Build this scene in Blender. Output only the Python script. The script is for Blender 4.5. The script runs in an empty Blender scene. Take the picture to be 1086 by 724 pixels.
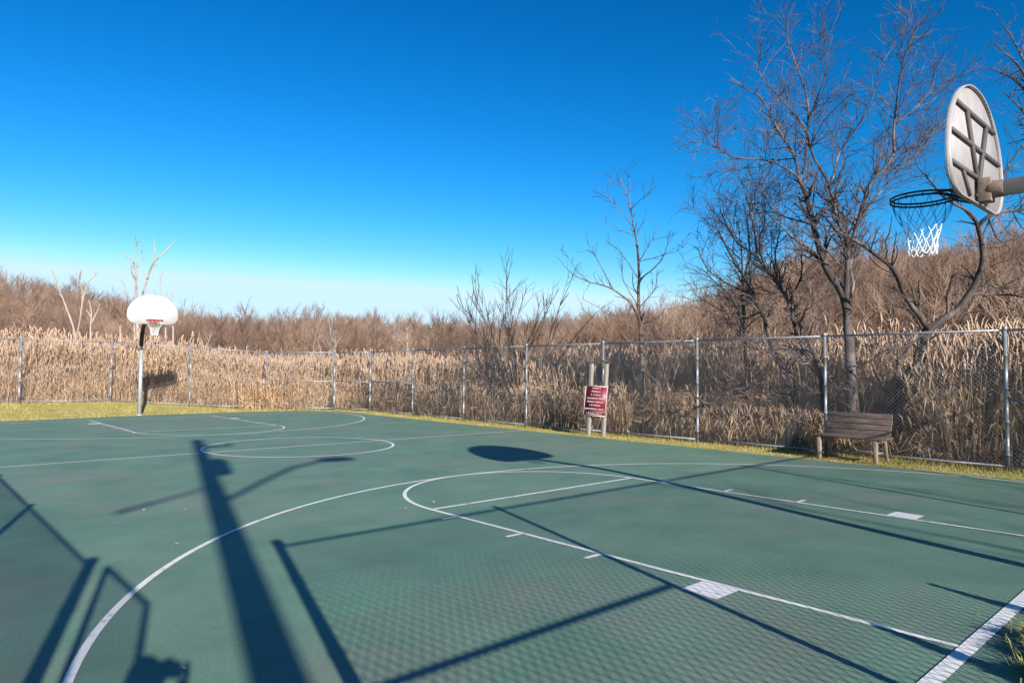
import bpy, math, random
import numpy as np
from mathutils import Vector, Matrix

rs = np.random.RandomState(7)
random.seed(7)
C = bpy.context.scene.collection

# ------------------------------------------------------------------ camera numbers
CAM = np.array([-6.478, -1.21, 1.568]); YAW, PITCH, ROLL, FPX = -0.737, 0.045, 0.007, 728.8
cy, sy, cp, sp = math.cos(YAW), math.sin(YAW), math.cos(PITCH), math.sin(PITCH)
F = np.array([-sy*cp, cy*cp, sp]); R0 = np.array([cy, sy, 0.0]); U0 = np.cross(R0, F)
RR = R0*math.cos(ROLL)+U0*math.sin(ROLL); UU = U0*math.cos(ROLL)-R0*math.sin(ROLL)

def at(x, y, D):
    """world point seen at photo pixel (x, y) and depth D (used to measure where things stand)"""
    return CAM + D*(F + RR*(x-543)/FPX + UU*(362-y)/FPX)

# ------------------------------------------------------------------ mesh helpers
class MB:
    def __init__(s): s.v=[]; s.q=[]; s.t=[]; s.ng=[]; s.n=0; s.mi=[]; s.smooth=False
    def add(s, V, Q=None, T=None):
        V=np.asarray(V,float).reshape(-1,3)
        if Q is not None and len(Q): s.q.append(np.asarray(Q,int)+s.n)
        if T is not None and len(T): s.t.append(np.asarray(T,int)+s.n)
        s.v.append(V); s.n+=len(V); return s
    def ngon(s, V, faces):
        for f in faces: s.ng.append([i+s.n for i in f])
        V=np.asarray(V,float).reshape(-1,3); s.v.append(V); s.n+=len(V); return s
    def box(s, c, size, rot=None, taper=1.0):
        hx,hy,hz=[a/2 for a in size]
        V=np.array([[x*(taper if z>0 else 1),y*(taper if z>0 else 1),z] for z in(-hz,hz) for y in(-hy,hy) for x in(-hx,hx)])
        if rot is not None: V=V@np.array(rot).T
        s.add(V+np.array(c), Q=[(0,2,3,1),(4,5,7,6),(0,1,5,4),(2,6,7,3),(0,4,6,2),(1,3,7,5)]); return s
    def tubes(s, P, Rd, sides=3, caps=False):
        P=np.asarray(P,float); Rd=np.asarray(Rd,float)
        n,k,_=P.shape
        T=np.empty_like(P); T[:,1:-1]=P[:,2:]-P[:,:-2]; T[:,0]=P[:,1]-P[:,0]; T[:,-1]=P[:,-1]-P[:,-2]
        T/=np.linalg.norm(T,axis=2,keepdims=True)+1e-9
        ref=np.tile(np.array([0.,0,1]),(n,1)); m=np.abs((P[:,-1]-P[:,0])/(np.linalg.norm(P[:,-1]-P[:,0],axis=1,keepdims=True)+1e-9))[:,2]>.8
        ref[m]=[1.,0.13,0]; ref=ref[:,None,:]
        A=np.cross(T,ref); A/=np.linalg.norm(A,axis=2,keepdims=True)+1e-9; B=np.cross(T,A)
        th=np.arange(sides)*2*math.pi/sides
        V=P[:,:,None,:]+Rd[:,:,None,None]*(A[:,:,None,:]*np.cos(th)[None,None,:,None]+B[:,:,None,:]*np.sin(th)[None,None,:,None])
        i=np.arange(n)[:,None,None]*k*sides; j=np.arange(k-1)[None,:,None]*sides; a=np.arange(sides)[None,None,:]; b=(a+1)%sides
        Q=np.stack([i+j+a,i+j+b,i+j+sides+b,i+j+sides+a],axis=-1).reshape(-1,4)
        base=s.n; s.add(V,Q=Q)
        if caps:
            for q in range(n):
                o=base+q*k*sides
                s.ng.append([o+c for c in range(sides)][::-1]); s.ng.append([o+(k-1)*sides+c for c in range(sides)])
        return s
    def tube(s, pts, r, sides=8, caps=True):
        pts=np.asarray(pts,float); r=np.broadcast_to(np.asarray(r,float),(len(pts),))
        return s.tubes(pts[None],r[None],sides,caps)
    def build(s, name, mat, parent=None, smooth=False, loc=None):
        V=np.concatenate(s.v) if s.v else np.zeros((0,3))
        if loc is not None: V=V-np.array(loc)
        me=bpy.data.meshes.new(name)
        Q=np.concatenate(s.q) if s.q else np.zeros((0,4),int); T=np.concatenate(s.t) if s.t else np.zeros((0,3),int)
        flat=[Q.ravel(),T.ravel()]+[np.array(f) for f in s.ng]
        cnt=np.concatenate([np.full(len(Q),4),np.full(len(T),3),np.array([len(f) for f in s.ng],int)]).astype(int)
        idx=np.concatenate(flat).astype(np.int32)
        me.vertices.add(len(V)); me.vertices.foreach_set('co',V.astype(np.float32).ravel())
        me.loops.add(len(idx)); me.loops.foreach_set('vertex_index',idx)
        me.polygons.add(len(cnt)); st=np.concatenate([[0],np.cumsum(cnt)[:-1]]).astype(np.int32)
        me.polygons.foreach_set('loop_start',st); me.polygons.foreach_set('loop_total',cnt.astype(np.int32))
        if smooth: me.polygons.foreach_set('use_smooth',np.ones(len(cnt),bool))
        me.update(calc_edges=True); me.validate()
        for m in (mat if isinstance(mat,(list,tuple)) else [mat]): me.materials.append(m)
        o=bpy.data.objects.new(name,me); C.objects.link(o)
        if loc is not None: o.location=Vector([float(a) for a in loc])
        if parent is not None: o.parent=parent
        return o

def tag(o,label=None,cat=None,group=None,kind=None):
    if label: o['label']=label
    if cat: o['category']=cat
    if group: o['group']=group
    if kind: o['kind']=kind
    return o
def empty(name,loc=(0,0,0),rz=0.0,**k):
    o=bpy.data.objects.new(name,None); C.objects.link(o); o.location=Vector([float(a) for a in loc]); o.rotation_euler=(0,0,rz); o.empty_display_size=.2
    return tag(o,**k)
def copy_tree(o,parent=None):
    c=o.copy(); C.objects.link(c); c.parent=parent
    for ch in list(o.children): copy_tree(ch,c)
    return c
def bevel(o,w=.006,seg=2):
    m=o.modifiers.new('bev','BEVEL'); m.width=w; m.segments=seg; m.limit_method='ANGLE'; return o

# ------------------------------------------------------------------ materials
def mat(name, cols, scale=4.0, rough=.8, metal=0.0, detail=6, stretch=(1,1,1), bump=0.0, bscale=None, mid=.5, width=.25, spec=None, obj=True, extra=None):
    m=bpy.data.materials.new(name); m.use_nodes=True; nt=m.node_tree; N=nt.nodes; L=nt.links
    b=N['Principled BSDF']; b.inputs['Roughness'].default_value=rough; b.inputs['Metallic'].default_value=metal
    if spec is not None: b.inputs['Specular IOR Level'].default_value=spec
    tc=N.new('ShaderNodeTexCoord'); mp=N.new('ShaderNodeMapping'); mp.inputs['Scale'].default_value=stretch
    L.new(tc.outputs['Object'],mp.inputs[0])
    nz=N.new('ShaderNodeTexNoise'); nz.inputs['Scale'].default_value=scale; nz.inputs['Detail'].default_value=detail; nz.inputs['Roughness'].default_value=.65
    L.new(mp.outputs[0],nz.inputs['Vector'])
    r=N.new('ShaderNodeValToRGB'); e=r.color_ramp.elements
    n=len(cols)
    while len(e)<n: e.new(.5)
    for i,c in enumerate(cols):
        e[i].position=mid+width*(2*i/(n-1)-1) if n>1 else .5
        e[i].color=(*c,1)
    L.new(nz.outputs['Fac'],r.inputs[0]); L.new(r.outputs[0],b.inputs['Base Color'])
    if bump:
        n2=N.new('ShaderNodeTexNoise'); n2.inputs['Scale'].default_value=bscale or scale*5; n2.inputs['Detail'].default_value=5
        L.new(mp.outputs[0],n2.inputs['Vector'])
        bp=N.new('ShaderNodeBump'); bp.inputs['Strength'].default_value=bump; bp.inputs['Distance'].default_value=.01
        L.new(n2.outputs['Fac'],bp.inputs['Height']); L.new(bp.outputs[0],b.inputs['Normal'])
    m['out']=1
    return m

def court_mat():
    m=bpy.data.materials.new('court_acrylic'); m.use_nodes=True; nt=m.node_tree; N=nt.nodes; L=nt.links; b=N['Principled BSDF']
    tc=N.new('ShaderNodeTexCoord')
    def noise(sc,det=6,st=(1,1,1),rough=.6,rot=0):
        mp=N.new('ShaderNodeMapping'); mp.inputs['Scale'].default_value=st; mp.inputs['Rotation'].default_value=(0,0,rot); L.new(tc.outputs['Object'],mp.inputs[0])
        n=N.new('ShaderNodeTexNoise'); n.inputs['Scale'].default_value=sc; n.inputs['Detail'].default_value=det; n.inputs['Roughness'].default_value=rough
        L.new(mp.outputs[0],n.inputs['Vector']); return n.outputs['Fac']
    def ramp(f,a,bb,c0=(0,0,0),c1=(1,1,1)):
        r=N.new('ShaderNodeValToRGB'); e=r.color_ramp.elements; e[0].position=a; e[1].position=bb; e[0].color=(*c0,1); e[1].color=(*c1,1); L.new(f,r.inputs[0]); return r.outputs[0]
    def mix(f,a,bb,fac=None):
        x=N.new('ShaderNodeMix'); x.data_type='RGBA'
        if fac is None: L.new(f,x.inputs[0])
        else: x.inputs[0].default_value=fac
        for s,val in((6,a),(7,bb)):
            if isinstance(val,tuple): x.inputs[s].default_value=(*val,1)
            else: L.new(val,x.inputs[s])
        return x.outputs[2]
    base=ramp(noise(1.1,8),.32,.68,COURT_A,COURT_B)
    # worn, dirty grey patches and long streaks
    p=ramp(noise(.35,7,(1,1,1),.7),.49,.66); q=N.new('ShaderNodeMath'); q.operation='MULTIPLY'; L.new(p,q.inputs[0]); q.inputs[1].default_value=.75
    base=mix(q.outputs[0],base,(.205,.225,.185))
    p=ramp(noise(.9,6,(.25,1.6,1),.6,.5),.52,.72); q=N.new('ShaderNodeMath'); q.operation='MULTIPLY'; L.new(p,q.inputs[0]); q.inputs[1].default_value=.5
    base=mix(q.outputs[0],base,(.16,.185,.155))
    p=ramp(noise(.55,5,(1,1,1),.55),.60,.70); q=N.new('ShaderNodeMath'); q.operation='MULTIPLY'; L.new(p,q.inputs[0]); q.inputs[1].default_value=.45
    base=mix(q.outputs[0],base,(.10,.27,.17))
    # grit
    g=ramp(noise(55,8,(1,1,1),.8),.36,.66,(.62,.62,.62),(1.3,1.3,1.3))
    x=N.new('ShaderNodeMix'); x.data_type='RGBA'; x.blend_type='MULTIPLY'; x.inputs[0].default_value=.7; L.new(base,x.inputs[6]); L.new(g,x.inputs[7]); base=x.outputs[2]
    L.new(base,b.inputs['Base Color'])
    # hairline cracks
    b.inputs['Roughness'].default_value=.72; b.inputs['Specular IOR Level'].default_value=.3
    return m
COURT_A=(.100,.190,.134); COURT_B=(.152,.262,.188)
M={}
M['court']=court_mat()
M['line']=mat('line_paint',[(.20,.27,.22),(.60,.61,.58),(.74,.73,.71)],scale=9,rough=.7,detail=12,mid=.39,width=.08)
M['ground']=mat('dry_ground',[(.05,.042,.025),(.14,.11,.06),(.22,.18,.09)],scale=1.5,rough=.95)
M['asphalt']=mat('asphalt',[(.045,.045,.045),(.07,.07,.068)],scale=3,rough=.9)
M['lawn']=mat('lawn_soil',[(.22,.20,.045),(.36,.31,.085),(.42,.34,.13)],scale=2.2,rough=.95,width=.2)
M['blade']=mat('grass_blade',[(.18,.18,.04),(.32,.27,.08),(.42,.31,.15)],scale=1.4,rough=.8,width=.18)
M['blade_green']=mat('tuft_blade',[(.06,.12,.02),(.14,.19,.04),(.36,.28,.12)],scale=9,rough=.7,width=.2)
M['galv']=mat('galvanised_steel',[(.22,.23,.26),(.34,.35,.38)],scale=9,rough=.5,metal=.45,width=.2,bump=.05)
M['wire']=mat('fence_wire',[(.15,.16,.18),(.25,.26,.29)],scale=2,rough=.6,metal=.3)
M['reed']=mat('reed_straw',[(.52,.34,.19),(.82,.60,.38),(.90,.73,.52)],scale=1.3,rough=.85,width=.16,detail=9)
def leafy(m,f):
    nt=m.node_tree; b=nt.nodes['Principled BSDF']; o=nt.nodes['Material Output']; t=nt.nodes.new('ShaderNodeBsdfTranslucent'); x=nt.nodes.new('ShaderNodeMixShader'); x.inputs[0].default_value=f
    nt.links.new(b.inputs['Base Color'].links[0].from_socket,t.inputs[0]); nt.links.new(b.outputs[0],x.inputs[1]); nt.links.new(t.outputs[0],x.inputs[2]); nt.links.new(x.outputs[0],o.inputs[0])
leafy(M['reed'],.3)
M['plume']=mat('reed_plume',[(.20,.13,.09),(.38,.26,.18),(.54,.38,.27)],scale=2.2,rough=.95,width=.18,detail=9)
M['bramble']=mat('bramble_stem',[(.07,.045,.035),(.28,.19,.14),(.56,.42,.31)],scale=2.4,rough=.9,width=.18,detail=8)
M['deadleaf']=mat('withered_leaf',[(.16,.09,.05),(.34,.19,.09)],scale=5,rough=.9)
M['bark']=mat('grey_bark',[(.028,.021,.022),(.075,.056,.055),(.24,.20,.19)],scale=5,rough=.9,stretch=(1,1,.35),bump=.7,bscale=26,width=.19,detail=8)
M['bark_dark']=mat('dark_bark',[(.015,.012,.012),(.045,.034,.032),(.16,.13,.115)],scale=4,rough=.9,stretch=(1,1,.35),bump=.8,bscale=22,width=.19,detail=8)
M['bark_pale']=mat('pale_bark',[(.24,.19,.16),(.44,.37,.32)],scale=3,rough=.85,stretch=(1,1,.4),bump=.3)
M['bark_young']=mat('young_bark',[(.08,.06,.05),(.24,.185,.155)],scale=6,rough=.85,bump=.2)
M['twig_far']=mat('far_twigs',[(.085,.050,.036),(.222,.140,.10),(.42,.305,.22)],scale=.09,rough=.95,width=.16,detail=9)
M['hill']=mat('leaf_litter',[(.15,.085,.058),(.25,.145,.10),(.33,.215,.155)],scale=.12,rough=1,detail=9)
M['board_w']=mat('white_enamel',[(.50,.49,.48),(.58,.57,.56)],scale=5,rough=.35,width=.2)
M['board_b']=mat('backboard_rear_paint',[(.27,.25,.25),(.36,.34,.34)],scale=6,rough=.5,width=.2)
M['rib']=mat('weathered_rib_steel',[(.06,.05,.05),(.10,.09,.09)],scale=12,rough=.7)
M['rust']=mat('rusty_bracket',[(.12,.06,.04),(.26,.21,.18)],scale=20,rough=.8)
M['pipe']=mat('hoop_pipe_steel',[(.30,.30,.30),(.42,.42,.42)],scale=7,rough=.5,metal=.25,bump=.1)
M['rim_dark']=mat('dark_rim_paint',[(.012,.010,.016),(.03,.022,.028)],scale=20,rough=.5)
M['rim_red']=mat('red_rim_paint',[(.22,.02,.02),(.34,.05,.04)],scale=20,rough=.5)
M['black']=mat('black_pipe_paint',[(.010,.010,.012),(.02,.02,.022)],scale=8,rough=.5)  # black of the camera, also shade painted onto the far hoop arm
M['net_w']=mat('white_net_cord',[(.72,.72,.72),(.82,.82,.82)],scale=30,rough=.9)
M['net_b']=mat('navy_net_cord',[(.010,.014,.04),(.02,.03,.07)],scale=30,rough=.9)
M['sign']=mat('maroon_sign',[(.13,.008,.016),(.19,.013,.022)],scale=8,rough=.45)
M['signtxt']=mat('sign_lettering',[(.62,.40,.42),(.72,.52,.54)],scale=40,rough=.6)
M['wood_post']=mat('grey_post_wood',[(.17,.14,.12),(.31,.27,.24)],scale=8,rough=.85,stretch=(3,3,.3),bump=.3)
M['wood_dark']=mat('weathered_plank',[(.05,.034,.028),(.11,.078,.062),(.22,.165,.135)],scale=7,rough=.85,stretch=(3,.35,3),bump=.5,width=.2)
M['wood_leg']=mat('bench_leg_wood',[(.17,.125,.095),(.36,.28,.22)],scale=9,rough=.85,stretch=(3,3,.4),bump=.3)
M['log']=mat('barkless_log',[(.30,.24,.18),(.55,.47,.39)],scale=6,rough=.85,bump=.4,width=.2)
M['leaf']=mat('fallen_leaf',[(.40,.30,.20),(.60,.52,.42)],scale=8,rough=.8)
M['coat']=mat('dark_coat',[(.02,.025,.04),(.04,.045,.06)],scale=12,rough=.9)
M['jeans']=mat('blue_jeans',[(.03,.05,.10),(.06,.09,.16)],scale=20,rough=.9)
M['skin']=mat('skin',[(.42,.25,.18),(.5,.32,.24)],scale=8,rough=.55)
M['hair']=mat('brown_hair',[(.03,.02,.015),(.07,.045,.03)],scale=40,rough=.7)

# ------------------------------------------------------------------ terrain
def sm(a,b,x):
    t=np.clip((np.asarray(x,float)-a)/(b-a),0,1); return t*t*(3-2*t)
def fd(x,y):
    """distance outside the fence line (positive beyond it)"""
    x=np.asarray(x,float); y=np.asarray(y,float)
    return np.maximum(np.maximum(x-7.3,(x-7.0)*.573+(y-24.2)*.819),y-29.3)
def gz(x,y):
    x=np.asarray(x,float); y=np.asarray(y,float)
    z=.32*sm(25.3,29.3,y)*sm(6.5,1.0,x)
    d=fd(x,y)
    z=z-.28*sm(.3,3.5,d)*sm(-2,4,x)
    return z
RIDGE_X=[-400,-150,0,30,60,100,130,160,185,230,280,350,430,480,540,600,680,740,790,830,880,950,1020,1086,1200,1500]
RIDGE_E=[55,88,91,86,80,74,67,58,52,51,46,48,50,46,45,49,55,66,92,108,110,113,119,126,130,100]
def pix_x(x,y):
    dx=x-CAM[0]; dy=y-CAM[1]
    a=dx*RR[0]+dy*RR[1]; d=dx*F[0]+dy*F[1]
    return np.where(d>1,543+FPX*a/np.maximum(d,1),np.where(a>0,1500,-400)), np.where(d>1,d/np.hypot(dx,dy),.35)
TREE_H=5.2
def hill_z(x,y):
    px,cs=pix_x(x,y); r=np.hypot(x-CAM[0],y-CAM[1])
    e=np.interp(px,RIDGE_X,RIDGE_E)
    Rg=np.interp(px,[0,300,500,700,850,1086],[250,230,230,190,140,120]); r0=np.interp(px,[0,300,500,700,850,1086],[95,110,110,80,45,38])
    top=CAM[2]+Rg*e/FPX*np.clip(cs,.5,1)-TREE_H
    top=np.maximum(top,1.0)
    u=np.clip((r-r0)/(Rg-r0),-1,1.6)
    z=-.6+(top+.6)*np.where(u>0,np.maximum(u,0)**1.15,u*.1)
    z=np.where(u>1,top*(1-.25*(u-1)/.6),z)
    z=z+1.2*np.sin(x*.045+1.3)*np.cos(y*.05)*np.clip(u,0,1)
    return z
def polar(rings,n,zf,a0=0,a1=2*math.pi,closed=True):
    th=np.linspace(a0,a1,n,endpoint=not closed); r=np.array(rings)
    X=CAM[0]+r[:,None]*np.sin(th)[None]; Y=CAM[1]+r[:,None]*np.cos(th)[None]
    Z=zf(X,Y); V=np.stack([X,Y,Z],-1).reshape(-1,3)
    k=len(r); m=n if closed else n-1
    i=np.arange(k-1)[:,None]*n; j=np.arange(m)[None]; j2=(j+1)%n
    Q=np.stack([i+j,i+n+j,i+n+j2,i+j2],-1).reshape(-1,4)
    return V,Q
rings=list(np.linspace(.01,1,3))+list(np.linspace(1.5,60,110))+[70,85,100,130,170,230,320,500,900,2000]
V,Q=polar(rings,300,lambda X,Y:gz(X,Y)-.02)
tag(MB().add(V,Q=Q[:,::-1]).build('ground',M['ground'],smooth=True),'dry brown marsh ground beyond the court fence','ground',kind='structure')
hr=list(np.linspace(34,130,60))+list(np.linspace(136,420,70))
V,Q=polar(hr,260,hill_z,math.radians(-30),math.radians(125),False)
tag(MB().add(V,Q=Q[:,::-1]).build('hills',M['hill'],smooth=True),'leaf littered hillsides around the marsh','hill',kind='structure')

def patch(name,poly,z,m,label,cat,step=None,th=.0):
    b=MB(); n=len(poly); P=np.array([[p[0],p[1],z] for p in poly]); P2=P.copy(); P2[:,2]=z-.12
    b.ngon(np.concatenate([P,P2]),[list(range(n))]+[[i,i+n,(i+1)%n+n,(i+1)%n] for i in range(n)])
    o=b.build(name,m); return tag(o,label,cat,kind='structure')
edgeR=[(6.25,-1.0),(6.2,1.0),(6.22,4.0),(6.3,8),(6.38,12.2),(6.5,17),(6.62,21),(6.75,23.0),(6.3,24.2),(5.4,24.8),(3.5,25.0),(0,25.0),(-3.9,24.3),(-7.0,23.9)]
court_poly=[(-7.0,-1.0)]+edgeR
nu,nv=60,110
uu,vv=np.meshgrid(np.linspace(0,1,nu),np.linspace(0,1,nv))
Ru=np.interp(vv*25,[0,1,2,5,9,13.2,18,22,25],[6.25,6.22,6.2,6.22,6.3,6.38,6.5,6.62,6.7]); xx=-7+(Ru+7)*uu
Tv=np.interp(xx,[-7,-3.9,0,3.5,5.2,6.2,6.7],[23.9,24.3,25.0,25.0,24.8,24.3,23.3]); yy=-1+(Tv+1)*vv
i=np.arange(nv-1)[:,None]*nu; j=np.arange(nu-1)[None]
cb_=MB().add(np.stack([xx,yy,0*xx],-1),Q=np.stack([i+j,i+j+1,i+nu+j+1,i+nu+j],-1).reshape(-1,4))
tag(cb_.build('court_surface',M['court']),'green acrylic basketball court with grey worn patches','court',kind='structure')
court_poly=[(-7,-1)]+[(float(xx[k,-1]),float(yy[k,-1])) for k in range(0,nv,6)]+[(float(xx[-1,k]),float(yy[-1,k])) for k in range(nu-1,-1,-3)]
# lawn: a gently rising sheet between court and fence
n1,n2=60,40
def sheet(x0,x1,y0,y1,nx,ny,zo,zf=gz):
    X,Y=np.meshgrid(np.linspace(x0,x1,nx),np.linspace(y0,y1,ny)); Z=zf(X,Y)+zo
    V=np.stack([X,Y,Z],-1).reshape(-1,3); i=np.arange(ny-1)[:,None]*nx; j=np.arange(nx-1)[None]
    return V,np.stack([i+j,i+j+1,i+nx+j+1,i+nx+j],-1).reshape(-1,4)
b=MB(); V,Q=sheet(-14,9.0,-1.8,31.5,70,110,-.012); b.add(V,Q=Q)
tag(b.build('lawn',M['lawn'],smooth=True),'yellowing grass verge round the court','grass',kind='structure')
V,Q=sheet(-16,12,-14,-2.2,10,10,-.008); tag(MB().add(V,Q=Q).build('pavement',M['asphalt']),'dark asphalt behind the baseline fence','pavement',kind='structure')

# ------------------------------------------------------------------ court markings (flat sheets 4 mm above)
mk=MB(); ZL=.004; layer=[0]
def quad(p):
    z=ZL+.0004*layer[0]; layer[0]=(layer[0]+1)%9
    mk.add([(a,b_,z) for a,b_ in p],Q=[(0,1,2,3)])
def hline(x0,x1,y,w=.05): quad([(x0,y-w/2),(x1,y-w/2),(x1,y+w/2),(x0,y+w/2)])
def vline(x,y0,y1,w=.05): quad([(x-w/2,y0),(x+w/2,y0),(x+w/2,y1),(x-w/2,y1)])
def arc(cx,cyy,r,a0,a1,w=.05,n=90):
    z=ZL+.0004*layer[0]; layer[0]=(layer[0]+1)%9
    t=np.radians(np.linspace(a0,a1,n)); V=[]
    for rr in(r-w/2,r+w/2): V+= [(cx+rr*math.cos(a),cyy+rr*math.sin(a),z) for a in t]
    mk.add(V,Q=[(i,n+i,n+i+1,i+1) for i in range(n-1)])
def key(s,y0):
    Y=lambda v: y0+s*v
    for x in(-1.83,1.83):
        q=sorted([Y(.05),Y(5.26)]); vline(x,q[0],q[1])
        sx=1 if x>0 else -1
        a,b_=sorted([Y(1.42),Y(1.72)]); x0,x1=sorted([x+sx*.03,x+sx*.32]); quad([(x0,a),(x1,a),(x1,b_),(x0,b_)])
        for t in(2.73,3.73,4.76): x0,x1=sorted([x+sx*.03,x+sx*.22]); hline(x0,x1,Y(t))
    hline(-1.8,1.8,Y(5.26))
    if s>0: arc(0,Y(5.26),1.83,0,180)
    else: arc(0,Y(5.26),1.88,180,360)
    r3=6.04 if s>0 else 6.15
    if s>0: arc(0,Y(1.05),r3,0,180)
    else: arc(0,Y(1.05),r3,180,360)
    for x in(-r3,r3): q=sorted([Y(.05),Y(1.05)]); vline(x,q[0],q[1])
key(1,0.0); key(-1,23.2)
hline(-6.9,6.2,0.0,.088); hline(-6.9,6.5,23.2,.05)
hline(-6.98,6.36,12.43); arc(-.03,12.43,1.90,0,360,.055,140)
tag(mk.build('court_markings',M['line']),'white painted basketball court lines','court markings',kind='structure')

# ------------------------------------------------------------------ fences
FH=2.33
def wires(b,p0,p1,z0,z1,h,pitch=.073,r=.0023):
    p0=np.array(p0,float); p1=np.array(p1,float); w=np.linalg.norm(p1-p0); d=(p1-p0)/w; nrm=np.array([-d[1],d[0]])*.0017
    s=np.arange(-h+.01,w,pitch); A=np.stack([np.maximum(s,0),np.maximum(-s,0)],1); B=np.stack([np.minimum(s+h,w),np.minimum(h,w-s)],1)
    for sg in(1,-1):
        P=[]
        for q in(A,B):
            u=q[:,0] if sg>0 else w-q[:,0]
            zz=z0+(z1-z0)*(u/w)+q[:,1]
            xy=p0[None]+d[None]*u[:,None]+nrm[None]*sg
            P.append(np.concatenate([xy,zz[:,None]],1))
        P=np.stack(P,1); b.tubes(P,np.full(P.shape[:2],r),3)
def fence(label,posts,mids=(),thick=(),h=FH,bottom=True,cat='fence',group=None,wr=.0023):
    base=posts[0]; root=empty('chain_link_fence',(base[0],base[1],float(gz(*base))),label=label,cat=cat,group=group)
    rz=[(p[0],p[1],float(gz(*p))) for p in posts]; off=np.array([base[0],base[1],float(gz(*base))])
    for i,p in enumerate(rz):
        r=.045 if i in thick else .030; t=h+.03 if i not in thick else h+.06
        b=MB(); P=np.array(p)
        zz_=[(-.1,r)]
        for zb_ in(.25,.8,1.35,1.9): zz_+=[(zb_,r),(zb_+.001,r+.006),(zb_+.025,r+.006),(zb_+.026,r)]
        zz_.append((t,r)); b.tube([P+[0,0,a] for a,_ in zz_],[a for _,a in zz_],12); o=b.build('post',M['galv'],root,True,loc=off); o.location=(0,0,0)
        cb=MB(); cb.tube([P+[0,0,t-.03],P+[0,0,t+.0],P+[0,0,t+.03],P+[0,0,t+.045]],[r+.008,r+.010,r+.006,.008],12)
        c=cb.build('cap',M['galv'],o,True,loc=off); c.location=(0,0,0)
    m=MB(); tr=MB(); br=MB(); md=MB()
    for i in range(len(rz)-1):
        a=np.array(rz[i]); c=np.array(rz[i+1])
        wires(m,a[:2],c[:2],a[2]+.06,c[2]+.06,h-.06,r=wr)
        tr.tube([a+[0,0,h],c+[0,0,h]],.019,10)
        br.tube([a+[0,0,.075],c+[0,0,.075]],.012 if not bottom else .018,8)
        if i in mids:
            md=MB(); md.tube([a+[0,0,h*.5],c+[0,0,h*.5]],.019,8); o=md.build('brace_rail',M['galv'],root,True,loc=off); o.location=(0,0,0)
    for nm,bb,mm in(('chain_link_mesh',m,M['wire']),('top_rail',tr,M['galv']),('bottom_rail',br,M['galv'])):
        if bb.n: o=bb.build(nm,mm,root,nm!='chain_link_mesh',loc=off); o.location=(0,0,0)
    return root
side=[(7.3,-1.15),(7.3,1.74),(7.3,4.72),(7.3,7.63),(7.24,10.38),(7.22,13.25),(7.3,16.27),(7.4,19.33),(7.55,22.5)]
fence('chain link fence along the right side of the court, behind bench and sign',side,mids=(0,7,8),thick=(0,8))
far=[(7.55,22.5),(6.96,24.3),(5.06,26.5),(2.35,27.35),(-.05,29.0),(-2.9,29.4),(-6.0,29.6),(-9,29.8),(-12,30)]
# first post is shared with the side fence, so start a hair along
far2=[(7.50,22.62)]+far[1:]
fr=fence('grey chain link fence across the far end, behind the white fan backboard',far2[1:],mids=(0,5),thick=(0,4))
lk=fence('short angled panel of chain link fence joining the far fence to the right side fence',[(7.52,22.60),(6.99,24.22)],mids=(0,))
for ch in list(lk.children):
    if ch.name.startswith('post'):
        for g in list(ch.children): bpy.data.objects.remove(g)
        bpy.data.objects.remove(ch)
near=[(-5.62,-1.15),(-3.0,-1.15),(.11,-1.15),(2.6,-1.15),(5.0,-1.15),(7.22,-1.15)]
fence('chain link fence with a middle rail behind the near baseline',near,mids=(0,),thick=(0,),wr=.0030)
fence('chain link fence running up the left side of the court from the gate',[(-7.02,-.75),(-7.02,2.4),(-7.02,5.4),(-7.02,8.4),(-7.02,11.4)],thick=(0,),wr=.0032)
# open gate leaf
g=empty('gate',(-6.9,-.78,0),label='open chain link gate leaf beside the photographer',cat='gate')
b=MB(); x=0
P=[(0,-.04,.08),(0,-1.18,.08),(0,-1.18,2.30),(0,-.04,2.30)]
for i in range(4): b.tube([P[i],P[(i+1)%4]],.022,10)
b.tube([(0,-.04,1.2),(0,-1.18,1.2)],.018,8)
b.build('gate_frame',M['galv'],g,True)
b=MB(); wires(b,(0,-.04),(0,-1.18),.1,.1,2.18); b.build('chain_link_mesh',M['wire'],g)
b=MB(); b.box((0,-1.16,1.1),(.05,.10,.12)); b.build('latch',M['galv'],g)

# ------------------------------------------------------------------ basketball hoops (local frame: board faces +y, pole behind at y<0)
def fan(n=40):
    pts=[(.0,0),(.28,0),(.48,.004),(.61,.045),(.70,.135),(.74,.25),(.735,.38),(.70,.52),(.625,.65),(.51,.77),(.37,.86),(.2,.925),(0,.945)]
    P=np.array(pts); t=np.arange(len(P)); tt=np.linspace(0,len(P)-1,n)
    # catmull-rom
    out=[]
    for q in tt:
        i=min(int(q),len(P)-2); f=q-i; p0=P[max(i-1,0)] if i>0 else P[1]*[-1,1]; p1=P[i]; p2=P[i+1]; p3=P[i+2] if i+2<len(P) else P[-2]*[-1,1]
        out.append(.5*((2*p1)+(-p0+p2)*f+(2*p0-5*p1+4*p2-p3)*f*f+(-p0+3*p1-3*p2+p3)*f**3))
    out=np.array(out); out[0,0]=0; out[-1,0]=0
    left=out[1:-1][::-1]*[-1,1]
    return np.concatenate([out,left])
OUT=fan()
def fan_w(z):   # half width at height z
    h=OUT[:40]; return float(np.interp(z,h[:,1],h[:,0]))
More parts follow.
